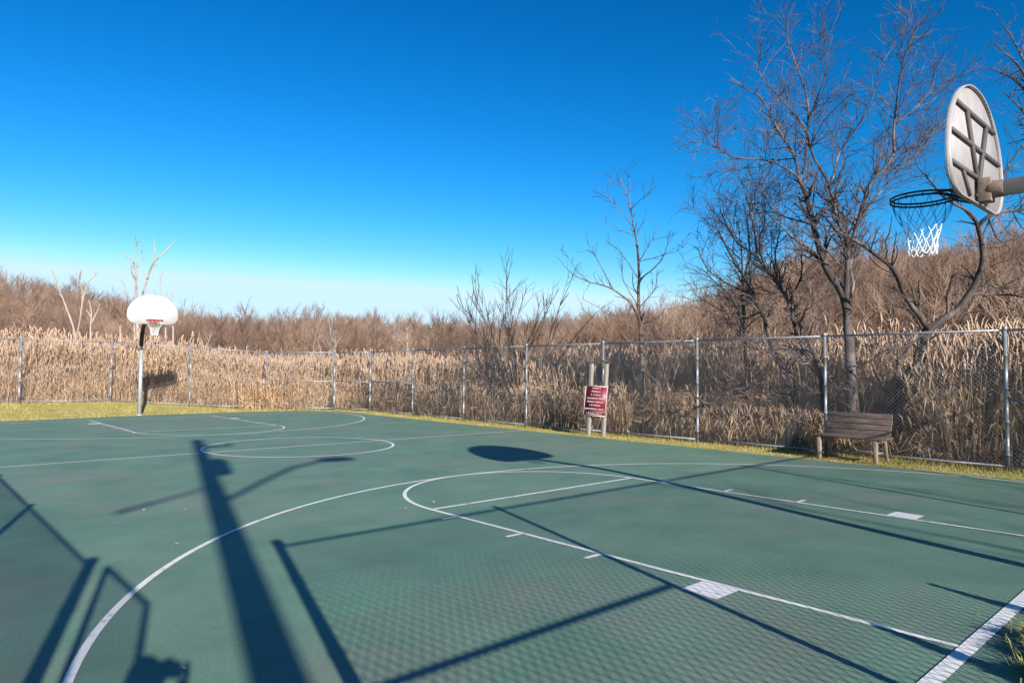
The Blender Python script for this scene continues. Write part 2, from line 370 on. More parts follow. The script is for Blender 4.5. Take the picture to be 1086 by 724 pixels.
def hoop(label,loc,rz,rimmat,upper_shade_black,zb=2.93,arm=2.2,netmats=(None,None),rimz=.14):
    root=empty('basketball_hoop',loc,rz,label=label,cat='basketball hoop')
    # pole behind (y=-arm), gooseneck
    b=MB(); b.tube([(0,-arm,-.1),(0,-arm,2.30)],.065,16)
    b.tube([(0,-arm,0),(0,-arm,.03),(0,-arm,.05)],[.12,.12,.07],16); b.build('pole',M['pipe'],root,True)
    th=np.linspace(0,math.pi/2,12); rr=.72; q=[(0,-arm,2.3)]+[(0,-arm+rr*(1-math.cos(a)),zb+.11-rr+rr*math.sin(a)) for a in th]+[(0,-.16,zb+.11)]
    b=MB(); b.tube(q,[.066]*len(q),16); b.build('gooseneck_arm',M['black'] if upper_shade_black else M['pipe'],root,True)  # far arm in black: shade inside its bend is put into the colour
    b=MB(); b.tube([(0,-.20,zb+.11),(0,-.10,zb+.11)],.069,16); b.box((0,-.075,zb+.11),(.12,.09,.19)); pass
    bevel(b.build('mounting_bracket',M['rust'],root))
    # backboard panel + flange
    n=len(OUT); V=[]
    for y in(0.0,-.008): V+=[(p[0],y,zb+p[1]) for p in OUT]
    b=MB(); b.ngon(V,[list(range(n))[::-1],[n+i for i in range(n)]]+[[i,(i+1)%n,n+(i+1)%n,n+i] for i in range(n)])
    bd=b.build('backboard',[M['board_w'],M['board_b']],root)
    bd.data.polygons[1].material_index=1
    c=np.array([0,.46]); V=[]
    for s,y in((1.0,.003),(1.0,-.034),(.982,-.034),(.982,-.0095)):
        V+=[((p[0]-c[0])*s+c[0],y,zb+(p[1]-c[1])*s+c[1]) for p in OUT]
    b=MB(); Qf=[]
    for k in range(3): Qf+=[(k*n+i,(k+1)*n+i,(k+1)*n+(i+1)%n,k*n+(i+1)%n) for i in range(n)]
    b.add(V,Q=Qf); b.build('flange',M['board_b'],bd,False)
    # ribs
    def bar(p,q,w=.027,d=.020,nm='rib'):
        p=np.array([p[0],-.0115-d/2,zb+p[1]]); q=np.array([q[0],-.0115-d/2,zb+q[1]]); v=q-p; L=np.linalg.norm(v); a=math.atan2(v[2],v[0])
        rot=np.array([[math.cos(a),0,-math.sin(a)],[0,1,0],[math.sin(a),0,math.cos(a)]])
        bb=MB(); bb.box((p+q)/2,(L,d,w),rot); bb.build(nm,M['rib'],bd)
    for z in(.22,.46,.71): w=fan_w(z)*.93; bar((-w,z),(w,z))
    bar((-.27,.71),(.05,.06),.034,.024); bar((.27,.71),(-.05,.06),.034,.0265)
    bar((-.40,.22),(-.22,.04),.03,.018); bar((.40,.22),(.22,.04),.03,.018)
    # orange target outline on face is not visible in the photo; rim
    rim=empty('rim',(0,0,0)); rim.parent=root
    R_=.235; cyr=.15+R_; zr=zb+rimz
    rb=MB(); t=np.linspace(0,2*math.pi,49)
    for dz in(0,-.028): rb.tube([(R_*math.sin(a),cyr+R_*math.cos(a),zr+dz) for a in t],.0085,8,False)
    for k in range(12):
        a=k*math.pi/6+.2; rb.tube([(R_*math.sin(a),cyr+R_*math.cos(a),zr-.004),(R_*math.sin(a),cyr+R_*math.cos(a),zr-.045)],.004,6)
    for sx in(-1,1):
        rb.tube([(sx*.07,0.01,zr-.005),(sx*.10,.10,zr-.005),(sx*.17,cyr-.165,zr-.005)],.010,8)
        rb.tube([(sx*.06,0.01,zr-.11),(sx*.14,cyr-.19,zr-.03)],.009,8)
        rb.tube([(sx*.12,.0,zr-.005),(sx*.21,cyr-.10,zr-.03)],.008,8)
    rb.box((0,.015,zr-.04),(.22,.02,.16))
    bpy.data.objects.remove(rim)
    rim=rb.build('rim',rimmat,root,False)
    # net: diamond strands, 12 loops
    tops=MB(); bots=MB(); K=12; Z=[0,-.13,-.21,-.28,-.35,-.42,-.46]; RD=[R_,.19,.145,.122,.108,.104,.10]
    rr_=np.random.RandomState(3)
    for lev in range(6):
        for k in range(K):
            for s in(-1,1):
                ph=(k+.5*(lev%2))*2*math.pi/K; ph2=ph+s*math.pi/K
                p=np.array([RD[lev]*math.sin(ph),cyr+RD[lev]*math.cos(ph),zr-.03+Z[lev]]); q=np.array([RD[lev+1]*math.sin(ph2),cyr+RD[lev+1]*math.cos(ph2),zr-.03+Z[lev+1]])
                mid=(p+q)/2+np.array([0,0,-.012])+rr_.normal(0,.003,3)
                (tops if lev<2 else bots).tube([p,mid,q],.0036 if lev>=2 else .0019,5,False)
    nt=tops.build('net_top',netmats[0] or M['net_b'],rim); nt['label']='dark navy upper loops of the net' if (netmats[0] is None) else 'white upper loops of the net'
    nb=bots.build('net',M['net_w'],rim); nb['label']='white knotted lower half of the net'
    return root
hoop('near basketball hoop seen from behind, ribbed grey fan backboard on a thick pipe',(-.05,.34,0),0,M['rim_dark'],False)
hoop('far basketball hoop with white fan backboard and grey pole standing on the grass',(-.2,22.95,0),math.pi-.10,M['rim_red'],True,zb=3.04,arm=2.1,netmats=(M['net_w'],None),rimz=.11)

# ------------------------------------------------------------------ sign
sg=empty('notice_sign',(6.78,10.2,0),label='maroon notice board with pale lettering on two leaning wooden posts',cat='sign')
pl=np.array([6.70,10.42]); pr=np.array([6.80,10.02])
b=MB()
for p in (pl,pr):
    b=MB(); q=p-np.array([6.78,10.2]); lean=np.array([.02,-.10])
    n=6; P=[]
    V=[]; s=.045
    for z,off in((-.1,0),(1.80,1.0)):
        c=q+lean*off
        V+=[(c[0]-s,c[1]-s,z),(c[0]+s,c[1]-s,z),(c[0]+s,c[1]+s,z),(c[0]-s,c[1]+s,z)]
    b.add(V,Q=[(0,1,5,4),(1,2,6,5),(2,3,7,6),(3,0,4,7),(4,5,6,7)]); bevel(b.build('post',M['wood_post'],sg),.006)
d=(pr-pl)/np.linalg.norm(pr-pl); nn=np.array([-d[1],d[0]]); nn=nn if nn[0]<0 else -nn
# panel frame: X axis along d, Z up, tilted a few degrees in its own plane
tl=math.radians(-3.0); ax=np.array([d[0]*math.cos(tl),d[1]*math.cos(tl),math.sin(tl)]); az=np.array([-d[0]*math.sin(tl),-d[1]*math.sin(tl),math.cos(tl)])
az=az+np.array([.01,-.05,0]); az/=np.linalg.norm(az)
nv=np.array([nn[0],nn[1],0])
pc=np.array([*( (pl+pr)/2-np.array([6.78,10.2])+np.array([.0,-.035])+nn*.062),0.87])
def panel(bb,cu,cv,w,h,dep,thk):
    c=pc+ax*cu+az*cv+nv*dep
    V=[c+ax*sx*w/2+az*sz*h/2+nv*sn*thk/2 for sn in(-1,1) for sz in(-1,1) for sx in(-1,1)]
    bb.add(V,Q=[(0,2,3,1),(4,5,7,6),(0,1,5,4),(2,6,7,3),(0,4,6,2),(1,3,7,5)])
SW,SH=.62,.76
b=MB(); panel(b,0,0,SW,SH,0,.02); face=b.build('sign_panel',M['sign'],sg)
b=MB()
for cu,cv,w,h in((0,SH/2-.012,SW-.0,.022),(0,-SH/2+.012,SW,.022),(-SW/2+.012,0,.022,SH-.05),(SW/2-.012,0,.022,SH-.05)): panel(b,cu,cv,w,h,.012,.006)
panel(b,0,-.265,SW-.05,.008,.012,.005)
b.build('border',M['signtxt'],face)
r1=random.Random(5)
rows=[(.315,.22),(.232,.25),(.15,.26),(.06,.46),(-.025,.44),(-.11,.31),(-.205,.54),(-.32,.46)]
for cv,w in rows:   # lettering far too small to read in the photograph: pale broken strokes of the same length
    b=MB(); u=-w/2
    while u<w/2-.012:
        lw=r1.uniform(.014,.024); 
        if r1.random()<.14: u+=.018; continue
        kind=r1.randint(0,3); hh=.040
        panel(b,u+.003,cv,.006,hh,.0125,.005)
        if kind!=0: panel(b,u+lw-.004,cv+(0 if kind!=2 else -hh*.2),.005,hh*(1 if kind!=2 else .6),.0125,.005)
        if kind!=3: panel(b,u+lw/2,cv+(hh/2-.004),lw-.006,.006,.0132,.005)
        if kind in(1,3): panel(b,u+lw/2,cv,lw-.006,.006,.0132,.005)
        if kind in(0,2): panel(b,u+lw/2,cv-hh/2+.004,lw-.006,.006,.0132,.005)
        u+=lw+.006
    b.build('text_line',M['signtxt'],face)

# ------------------------------------------------------------------ bench (local: length along Y, faces -X)
bn=empty('park_bench',(6.80,4.03,0),math.radians(-3),label='weathered brown plank bench with pale legs on the grass before the fence',cat='bench')
L=1.22
st=MB()
for i,xx in enumerate((-.205,-.085,.035,.150)): st.box((xx,random.uniform(-.01,.01),.425+.002*i),(.108,L+.06,.036))
bevel(st.build('seat',M['wood_dark'],bn),.006)
bk=MB(); ang=math.radians(14); rot=np.array([[math.cos(ang),0,math.sin(ang)],[0,1,0],[-math.sin(ang),0,math.cos(ang)]])
for i in range(4):
    h=.06+.109*i; bk.box((.205+math.sin(ang)*h,random.uniform(-.008,.008),.43+math.cos(ang)*h),(.032,L-.02,.101),rot)
bevel(bk.build('backrest',M['wood_dark'],bn),.006)
for sy_ in(-1,1):
    yy=sy_*(L/2-.10)
    f=MB(); V=[]
    f.box((-.215,yy,.20),(.06,.06,.405),taper=1.25); bevel(f.build('leg',M['wood_leg'],bn),.008)
    f=MB(); a2=math.radians(-12); rt=np.array([[math.cos(a2),0,math.sin(a2)],[0,1,0],[-math.sin(a2),0,math.cos(a2)]])
    f.box((.215,yy,.20),(.05,.05,.43),rt); bevel(f.build('leg',M['wood_leg'],bn),.008)
    f=MB(); f.box((-.02,yy,.385),(.36,.045,.06)); bevel(f.build('seat_support',M['wood_leg'],bn),.005)
    f=MB(); f.box((.245+.05,yy,.63),(.04,.06,.46),rot); bevel(f.build('back_support',M['wood_leg'],bn),.005)
f=MB(); f.box((0.0,-.28,.16),(.30,.42,.03)); bevel(f.build('lower_shelf',M['wood_leg'],bn),.005)

# ------------------------------------------------------------------ trees
def resample(P,k):
    P=np.asarray(P,float); s=np.concatenate([[0],np.cumsum(np.linalg.norm(np.diff(P,axis=0),axis=1))]); t=np.linspace(0,s[-1],k)
    return np.stack([np.interp(t,s,P[:,i]) for i in range(3)],1)
def smooth_path(P,k):
    P=np.asarray(P,float); n=len(P)
    if n<3: return resample(P,k)
    out=[]; q=np.linspace(0,n-1,max(k*2,n*4))
    for a in q:
        i=min(int(a),n-2); f=a-i; p1,p2=P[i],P[i+1]; p0=P[i-1] if i>0 else 2*p1-p2; p3=P[i+2] if i+2<n else 2*p2-p1
        out.append(.5*((2*p1)+(-p0+p2)*f+(2*p0-5*p1+4*p2-p3)*f*f+(-p0+3*p1-3*p2+p3)*f**3))
    return resample(out,k)
def sprout(par,per_m,lens,ang,rs,k=5,t0=.2,up=.25,rfac=.5,rmin=.003,wander=.12,maxn=99999,tipr=.35):
    """children on parent polylines par=[(P,R)]"""
    out=[]
    for P,Rd in par:
        seg=np.linalg.norm(np.diff(P,axis=0),axis=1); Lp=seg.sum()
        n=rs.poisson(per_m*Lp*(1-t0))
        for _ in range(min(n,60)):
            t=rs.uniform(t0,.98); f=t*(len(P)-1); i=int(f); g=f-i
            o=P[i]*(1-g)+P[i+1]*g; r=(Rd[i]*(1-g)+Rd[i+1]*g)
            T=P[i+1]-P[i]; T=T/(np.linalg.norm(T)+1e-9)
            q=rs.normal(size=3); q-=q.dot(T)*T; q/=np.linalg.norm(q)+1e-9
            a=math.radians(rs.uniform(*ang)); d=T*math.cos(a)+q*math.sin(a); d[2]+=up*rs.uniform(.3,1); d/=np.linalg.norm(d)
            ln=rs.uniform(*lens)*(1.15-.6*t); 
            st_=ln/(k-1); pts=[o]
            for s in range(k-1):
                d=d+rs.normal(0,wander,3); d[2]+=up*.12; d/=np.linalg.norm(d); pts.append(pts[-1]+d*st_)
            r0=max(min(r*rfac,r*.85),rmin); out.append((np.array(pts),np.linspace(r0,max(r0*tipr,rmin*.7),k)))
            if len(out)>=maxn: return out
    return out
def put(b,br,sides):
    by={}
    for P,Rd in br: by.setdefault(len(P),[]).append((P,Rd))
    for k,l in by.items(): b.tubes(np.array([p for p,_ in l]),np.array([r for _,r in l]),sides)
def limb(pts,r0,r1,D,rs,k=None,djit=.25,start=None,dend=0.0):
    """pts: traced points; every limb gets its own run in depth"""
    n=len(pts); k=k or max(6,n*3)
    P=[]; d=0
    for i,(x,y) in enumerate(pts):
        if i>0: d+=rs.normal(0,djit)+dend/(n-1)
        P.append(at(x,y,D+d))
    if start is not None: P[0]=np.array(start)
    S=smooth_path(P,k); S[1:-1]+=rs.normal(0,.006,(k-2,3))
    q_=.84 if D<17.9 else 1.0
    return S,np.linspace(r0*q_,r1*q_,k)
def tree(name,label,limbs,loc,mat_,lv,rs,cat='tree',group=None,twigmat=None):
    root=empty(name,loc,label=label,cat=cat,group=group)
    tb=MB(); put(tb,[limbs[0]],10); 
    o=tb.build('trunk',mat_,root,True,loc=loc); o.location=(0,0,0)
    for l in limbs[1:]:
        b=MB(); put(b,[l],8); o=b.build('limb',mat_,root,True,loc=loc); o.location=(0,0,0)
    cur=limbs; cr=MB()
    for i,a in enumerate(lv):
        nxt=sprout(cur,rs=rs,**a); put(cr,nxt,5 if i==0 else 3); cur=nxt+(cur if i==0 else [])
    o=cr.build('crown',twigmat or mat_,root,False,loc=loc); o.location=(0,0,0)
    return root

rt=np.random.RandomState(21)
# big grey multi-stemmed tree behind the bench
D=13.9
A=[(907,474),(904,430),(902,385),(900,350),(896,318),(890,305),(875,282),(864,246),(855,208),(848,191)]
big=[limb(A,.155,.048,D,rt,djit=.08)]
jn=big[0][0]; e=jn[-1]
def near_pt(S,x,y,D): 
    q=at(x,y,D); return S[np.argmin(np.linalg.norm(S-q,axis=1))]
big+= [limb([(848,191),(841,163),(822,133),(811,110),(795,96),(775,86)],.036,.008,D,rt,start=e,dend=-1.2,djit=.15),
 limb([(848,191),(852.6,177),(857,124),(852.6,91),(839,55),(834.6,28),(841,5)],.036,.007,D,rt,start=e,dend=.8,djit=.15),
 limb([(848,191),(839,182),(817,171),(781,167),(748,152),(728,150)],.030,.006,D,rt,start=e,dend=-1.0,djit=.15)]
B=limb([(897,330),(898,290),(899.5,263),(897,252),(886,227),(879,194)],.068,.032,D,rt,start=near_pt(jn,896,322,D),dend=-.6,djit=.1)
big.append(B); eb=B[0][-1]
big+= [limb([(879,194),(861,163),(855,138),(835,112),(811,88),(800,65)],.03,.007,D-.6,rt,start=eb,dend=-1.4,djit=.15),
 limb([(879,194),(883,188),(891,160),(911,133),(925,105),(930,91),(932,70)],.028,.006,D-.6,rt,start=eb,dend=1.0,djit=.15)]
Cc=limb([(897,266),(908,241),(915,215),(924,193),(946.5,166),(948,133),(955,77),(963,50),(974,28)],.042,.008,D-.5,rt,start=near_pt(B[0],898,270,D-.4),dend=-1.2,djit=.12)
big.append(Cc)
big+= [limb([(900,330),(905,300),(901,275),(914,230),(945,190),(975,160),(1008,110)],.034,.007,D,rt,start=near_pt(jn,898,335,D),dend=1.6,djit=.2),
 limb([(908,241),(880,215),(855,198),(830,185)],.02,.006,D,rt,start=near_pt(Cc[0],908,241,D-.5),dend=1.2),
 limb([(862,240),(840,232),(815,225),(790,228)],.028,.007,D,rt,start=near_pt(jn,863,242,D),dend=1.2),
 limb([(857,124),(868,100),(876,75),(879,52)],.022,.006,D,rt,start=near_pt(big[2][0],857,124,D+.3),dend=-.8),
 limb([(948,140),(965,120),(990,95),(1003,90)],.02,.006,D-1,rt,start=near_pt(Cc[0],948,133,D-1),dend=.5)]
LV=[dict(per_m=3.6,lens=(.6,1.9),ang=(25,60),k=6,t0=.15,up=.3,rfac=.42,rmin=.006,wander=.16),
    dict(per_m=6.0,lens=(.3,.95),ang=(25,65),k=5,t0=.1,up=.22,rfac=.6,rmin=.0045,wander=.18),
    dict(per_m=5.0,lens=(.15,.5),ang=(25,60),k=4,t0=.1,up=.15,rfac=.75,rmin=.0035,wander=.2)]
LV0=[dict(LV[0],t0=.05),LV[1],LV[2]]
def skip_low(limbs,n=1):  # keep crown off the lowest trunk
    return limbs
loc=at(907,474,D); loc[2]=float(gz(loc[0],loc[1]))
root=empty('bare_tree',loc,label='tallest bare grey tree with several forking trunks, right behind the bench',cat='tree')
b=MB(); put(b,[big[0]],12); o=b.build('trunk',M['bark'],root,True,loc=loc); o.location=(0,0,0)
for l in big[1:]:
    b=MB(); put(b,[l],8); o=b.build('limb',M['bark'],root,True,loc=loc); o.location=(0,0,0)
cr=MB(); src=[(big[0][0][18:],big[0][1][18:])]+big[1:]
l1=sprout(src,rs=rt,**LV[0]); put(cr,l1,5); l2=sprout(l1+src,rs=rt,**LV[1]); put(cr,l2,3); l3=sprout(l2,rs=rt,**dict(LV[2],maxn=26000)); put(cr,l3,3)
o=cr.build('crown',M['bark'],root,False,loc=loc); o.location=(0,0,0)

# dark leaning tree at right
D=13.5
K=limb([(937,478),(941,440),(955,412),(974,385),(985,349)],.15,.10,D,rt,djit=.05)
lim=[K,limb([(985,349),(1013,330),(1028,312),(1038,290),(1042,276),(1041,255),(1034,233),(1023,222),(1003,211)],.095,.022,D,rt,start=K[0][-1],dend=-1.2,djit=.1)]
lim.append(limb([(1041,250),(1049,229),(1066,224),(1090,221),(1120,205)],.05,.015,D-.8,rt,start=near_pt(lim[1][0],1041,250,D-.8),dend=.4,djit=.1))
lim+= [limb([(985,349),(977,338),(959,312),(948.5,287),(927,269),(905,254),(890,247),(870,225)],.065,.015,D,rt,start=K[0][-1],dend=-1.5,djit=.1),
 limb([(1020,322),(1043,302),(1065,306),(1095,300)],.045,.015,D,rt,start=near_pt(lim[1][0],1020,322,D),dend=1),
 limb([(1030,318),(1060,312),(1090,316)],.035,.012,D,rt,start=near_pt(lim[1][0],1026,315,D),dend=-.8),
 limb([(985,355),(960,368),(938,372),(925,390)],.035,.008,D,rt,start=near_pt(K[0],985,352,D),dend=-1),
 limb([(1003,211),(985,190),(970,170),(980,150)],.025,.006,D-1.1,rt,start=lim[1][0][-1],dend=.4),
 limb([(1049,229),(1056,250),(1070,262)],.02,.006,D-1,rt,start=near_pt(lim[2][0],1049,229,D-.8),dend=.4),
 limb([(1049,229),(1062,190),(1080,160),(1105,130)],.03,.006,D-1,rt,start=near_pt(lim[2][0],1052,228,D-.8),dend=.9)]
loc=at(938,470,D); loc[2]=float(gz(loc[0],loc[1]))
tree('bare_tree','dark bare tree leaning right with arching limbs, seen under the near hoop net',lim,loc,M['bark_dark'],
     [dict(LV[0],per_m=2.0,t0=.3),dict(LV[1],per_m=3),dict(LV[2],per_m=2.6,maxn=4000)],rt)
# smaller trees left of the big one
for lab,ls,D,m,lv in (
 ('dark crooked bare tree leaning left, between sapling and tallest tree',[([(848,474),(845,440),(838,405),(822,374),(814,350),(807,330),(789,294),(775,270),(762,245)],.10,.02),([(807,330),(790,338),(765,328),(745,318),(735,320)],.03,.008),([(789,294),(795,270),(793,240),(788,215)],.035,.008),([(800,312),(770,300),(748,283),(740,262)],.03,.007),([(822,374),(800,370),(775,360)],.025,.008)],15.1,'bark_dark',None),
 ('bare tree with a rounded purplish twig crown, just left of the tallest tree',[([(884,476),(880,450),(869,396),(858,376),(847,360),(842,340),(836,320),(825,301),(803,272)],.09,.03),([(803,272),(798,235),(790,205),(786,190)],.03,.006),([(825,301),(822,270),(828,235),(820,200)],.03,.006),([(836,320),(850,290),(850,255),(860,225)],.03,.006),([(803,272),(780,255),(765,225),(762,205)],.028,.006),([(815,288),(805,262),(812,225),(806,195)],.028,.006),([(842,340),(870,318),(890,290)],.025,.006)],14.7,'bark_dark',1),
 ('slender upright bare tree between the leaning tree and the sign sapling',[([(794,470),(792,410),(789,350),(787,298),(786,262),(782,235)],.055,.012),([(789,340),(775,315),(760,300),(744,285)],.022,.006),([(787,300),(798,280),(806,255)],.02,.006),([(787,280),(772,262),(758,240)],.02,.006),([(786,262),(776,240),(770,215)],.018,.005)],16.0,'bark_dark',1)):
    rq=np.random.RandomState(len(lab)); tr_=limb(ls[0][0],ls[0][1],ls[0][2],D,rq,djit=.08); LS=[tr_]
    for pts,a,c in ls[1:]: LS.append(limb(pts,a,c,D,rq,start=near_pt(tr_[0],pts[0][0],pts[0][1],D),dend=rq.uniform(-1.5,1.5),djit=.15))
    loc=at(*ls[0][0][0],D); loc[2]=float(gz(loc[0],loc[1]))
    tree('bare_tree',lab,LS,loc,M[m],[dict(LV[0],per_m=4.2 if lv else 2.2,t0=.3),dict(LV[1],per_m=7 if lv else 4),dict(LV[2],per_m=6 if lv else 4,maxn=20000)],rq,twigmat=M['bark'])
# thin sapling right of the sign
D=17.7; rq=np.random.RandomState(5)
T=limb([(683,459),(682,420),(681,385),(679.5,350),(677,319),(677.7,282),(673,245),(667,212),(661,197),(656,186)],.085,.010,D,rq,djit=.03)
T[1][:]=np.interp(np.linspace(0,1,len(T[1])),[0,.3,.45,1],[.075,.062,.045,.008])
ls=[([(676,332),(667,319),(647,305.6),(622,298),(605,289),(590,272)],.034,.006),([(647,305.6),(637,282),(630,270),(623,258)],.018,.005),([(622,298),(610,285),(601,270)],.012,.004),([(679,297),(690,287),(702,274.5),(708,258),(710.5,242)],.024,.005),([(702,274.5),(715,267),(725.5,261)],.013,.004),([(677,277),(692,254.6),(698,237)],.018,.004),([(672,252),(652,242),(642,236)],.015,.004),([(670.7,223.5),(680,212),(690.6,203.6)],.012,.004),([(670,241),(660,226),(652,217),(633,197)],.016,.004),([(675.7,299),(659.5,269.5),(642,254.6)],.015,.004),([(679.5,348),(699,335),(709,322)],.02,.005),([(678,329),(694,307),(697,284)],.018,.004),([(675.7,322),(662,299),(659.5,282),(660,268)],.018,.004),([(667,212),(668,200),(667,186)],.009,.004),([(664,205),(655,196),(644,189)],.009,.004),([(674,250),(682,235),(686,222)],.012,.004),([(678,350),(660,338),(640,330),(632,322)],.016,.004)]
LS=[T]
for pts,a,c in ls:
    allp=np.concatenate([l[0] for l in LS[:2]]) if len(LS)>1 else T[0]
    q=at(pts[0][0],pts[0][1],D); s_=allp[np.argmin(np.linalg.norm(allp-q,axis=1))]
    LS.append(limb(pts,a,c,D,rq,start=s_,dend=rq.uniform(-.9,.9),djit=.08))
loc=at(683,459,D); loc[2]=float(gz(loc[0],loc[1]))
tree('sapling','slender young bare tree with a straight pale trunk right of the maroon sign',LS,loc,M['bark_young'],
     [dict(LV[0],per_m=1.5,t0=.35,lens=(.3,.9),rmin=.006),dict(LV[1],per_m=3.2,lens=(.15,.5),rmin=.0045)],rq,twigmat=M['bark_dark'])

# generic bare trees
def gen_limbs(rs,H,stems=1,spread=.25,r=.1,fork=.35):
    out=[]
    for s in range(stems):
        a=rs.uniform(0,6.28); sp_=spread*(rs.uniform(.3,1) if stems>1 else rs.uniform(0,.4)); d=np.array([math.cos(a)*sp_,math.sin(a)*sp_,1.]); d/=np.linalg.norm(d)
        k=9; P=[np.array([rs.uniform(-.1,.1)*(stems>1),rs.uniform(-.1,.1)*(stems>1),0.])]; h=H*rs.uniform(.75,1)
        for i in range(k-1):
            d=d+rs.normal(0,.07,3); d/=np.linalg.norm(d); P.append(P[-1]+d*h/(k-1))
        out.append((np.array(P),np.linspace(r/(stems**.4),r*.12,k)))
    return out
def gen_tree(label,x,yb,D,H,rs,stems=1,spread=.3,r=.08,mat_='bark',lv=None,name='bare_tree',group=None,thick=1.0,z=None):
    p=at(x,yb,D); p[2]=float(gz(p[0],p[1])) if z is None else z
    L=gen_limbs(rs,H,stems,spread,r); L=[(P+p,Rd) for P,Rd in L]
    lv=lv or [dict(per_m=1.8,lens=(H*.18,H*.42),ang=(25,55),k=6,t0=.3,up=.35,rfac=.45,rmin=.010*thick,wander=.14),
              dict(per_m=2.6,lens=(H*.07,H*.18),ang=(25,55),k=5,t0=.15,up=.25,rfac=.6,rmin=.008*thick,wander=.16),
              dict(per_m=2.4,lens=(H*.03,H*.09),ang=(25,55),k=4,t0=.1,up=.2,rfac=.8,rmin=.006*thick,wander=.16,maxn=3000)]
    return tree(name,label,L,p,M[mat_],lv,rs,group=group)
LVS=[dict(per_m=1.1,lens=(.9,1.9),ang=(12,35),k=6,t0=.2,up=.4,rfac=.6,rmin=.008,wander=.08),dict(per_m=3.6,lens=(.3,.9),ang=(18,40),k=5,t0=.2,up=.35,rfac=.7,rmin=.0065,wander=.1)]
gen_tree('narrower multi stemmed bare tree, left of the two fanning out above the rail',527,420,23,4.9,np.random.RandomState(11),stems=9,spread=.6,r=.05,mat_='bark_dark',lv=LVS)
gen_tree('broader multi stemmed bare tree fanning out above the rail, left of the sign',557,422,22,5.5,np.random.RandomState(12),stems=13,spread=.7,r=.052,mat_='bark_dark',lv=LVS)
mid=[(430,50,6.3,1,.09,'bark_pale','bare tree with tan lower branches rising highest left of the centre of the marsh',1.7),
 (345,62,6.4,3,.14,'bark_pale','wide pale bare tree beyond the far corner of the fence',1.8),
 (398,70,6.8,2,.12,'bark','pair of grey bare trees right of the wide pale tree',1.9),
 (462,58,4.6,1,.10,'bark','low crooked grey tree left of the fanning shrub trees',1.7),
 (490,48,4.8,2,.07,'bark','small spreading bare tree just left of the fanning shrub trees',1.4),
 (243,95,9.6,1,.2,'bark_dark','round crowned dark bare tree on the skyline right of the far backboard',3.0),
 (300,90,6.0,1,.12,'bark_pale','slim pale tree in the gap of the skyline left of centre',2.4),
 (212,75,6.6,1,.12,'bark_pale','slim pale tree just right of the far backboard',2.2),
 (640,60,4.8,1,.08,'bark','small grey tree behind the sign',1.8),
 (745,55,6.4,2,.12,'bark','grey bare tree at the foot of the right hill, left of the slender tree',1.8),
 (960,48,8.6,2,.14,'bark','grey bare tree on the slope between the two big trees',1.7),
 (1060,44,8.0,2,.13,'bark_dark','dark bare tree on the slope near the right edge',1.6),
 (20,80,7.0,2,.12,'bark_dark','dark bare tree at the far left edge below the hill',2.0)]
for i,(x,D_,H,st_,r_,m_,lab,tk) in enumerate(mid):
    gen_tree(lab,x,405,D_,H,np.random.RandomState(40+i),stems=st_,spread=.35,r=r_,mat_=m_,thick=tk,
      lv=[dict(per_m=1.1*6/H+.3,lens=(H*.16,H*.38),ang=(25,55),k=5,t0=.3,up=.3,rfac=.5,rmin=.011*tk,wander=.14),
          dict(per_m=1.7,lens=(H*.08,H*.18),ang=(25,55),k=4,t0=.15,up=.2,rfac=.7,rmin=.008*tk,wander=.16),
          dict(per_m=1.8,lens=(H*.04,H*.10),ang=(25,55),k=3,t0=.1,up=.2,rfac=.8,rmin=.0065*tk,wander=.16,maxn=1600)])
# pale dead tree behind the far backboard and pale leaning stems at left
rq=np.random.RandomState(77); D=46
dead=[limb([(147,395),(146,350),(144,317),(144,283),(136,273),(127,268)],.15,.03,D,rq,djit=.3)]
for pts,a in (([(150,345),(152,310),(158,290),(164,277),(176,266),(184,257)],.13),([(144,300),(139,285),(145,262),(143,250)],.07),([(164,277),(164,265),(163,252)],.06),([(146,330),(134,310),(131,298)],.06),([(155,350),(168,320),(170.6,287)],.06),([(144,290),(150,275),(150,262)],.05),([(157,352),(180,325),(183,309)],.05)):
    allp=np.concatenate([l[0] for l in dead]); q=at(*pts[0],D); dead.append(limb(pts,a*.7,a*.25,D,rq,start=allp[np.argmin(np.linalg.norm(allp-q,axis=1))],dend=rq.uniform(-1,1),djit=.3))
loc=at(147,395,D); loc[2]=float(gz(loc[0],loc[1]))
tree('dead_tree','pale dead tree with broken forked limbs rising behind the white far backboard',dead,loc,M['bark_pale'],[dict(per_m=.7,lens=(.4,1.1),ang=(25,60),k=4,t0=.3,up=.2,rfac=.5,rmin=.02,wander=.15),dict(per_m=1.2,lens=(.2,.6),ang=(25,60),k=3,t0=.2,up=.2,rfac=.8,rmin=.014)],rq)
D=52
for lab,st in (('pale leaning forked sapling on the left against the hill',[[(82,392),(80,357),(70,325),(62,305),(55,287)],[(83,357),(86,330),(87,307),(80,290)],[(86,330),(92,303),(104,288)],[(87,310),(84,296),(88,284)]]),('pale crooked snag right of the leaning sapling on the left',[[(96,392),(96,350),(97,332),(94,318)],[(96,345),(102,332),(106,322)],[(97,338),(91,328)]])):
    ls=[limb(st[0],.10,.035,D,rq,djit=.2)]
    for s in st[1:]:
        q=at(*s[0],D); allp=np.concatenate([l[0] for l in ls]); ls.append(limb(s,.06,.025,D,rq,start=allp[np.argmin(np.linalg.norm(allp-q,axis=1))],djit=.2))
    loc=at(*st[0][0],D); loc[2]=float(gz(loc[0],loc[1]))
    tree('sapling',lab,ls,loc,M['bark_pale'],[dict(per_m=.8,lens=(.4,1.2),ang=(25,50),k=4,t0=.3,up=.3,rfac=.6,rmin=.018),dict(per_m=1.,lens=(.2,.5),ang=(25,50),k=3,t0=.3,up=.3,rfac=.8,rmin=.013)],rq)
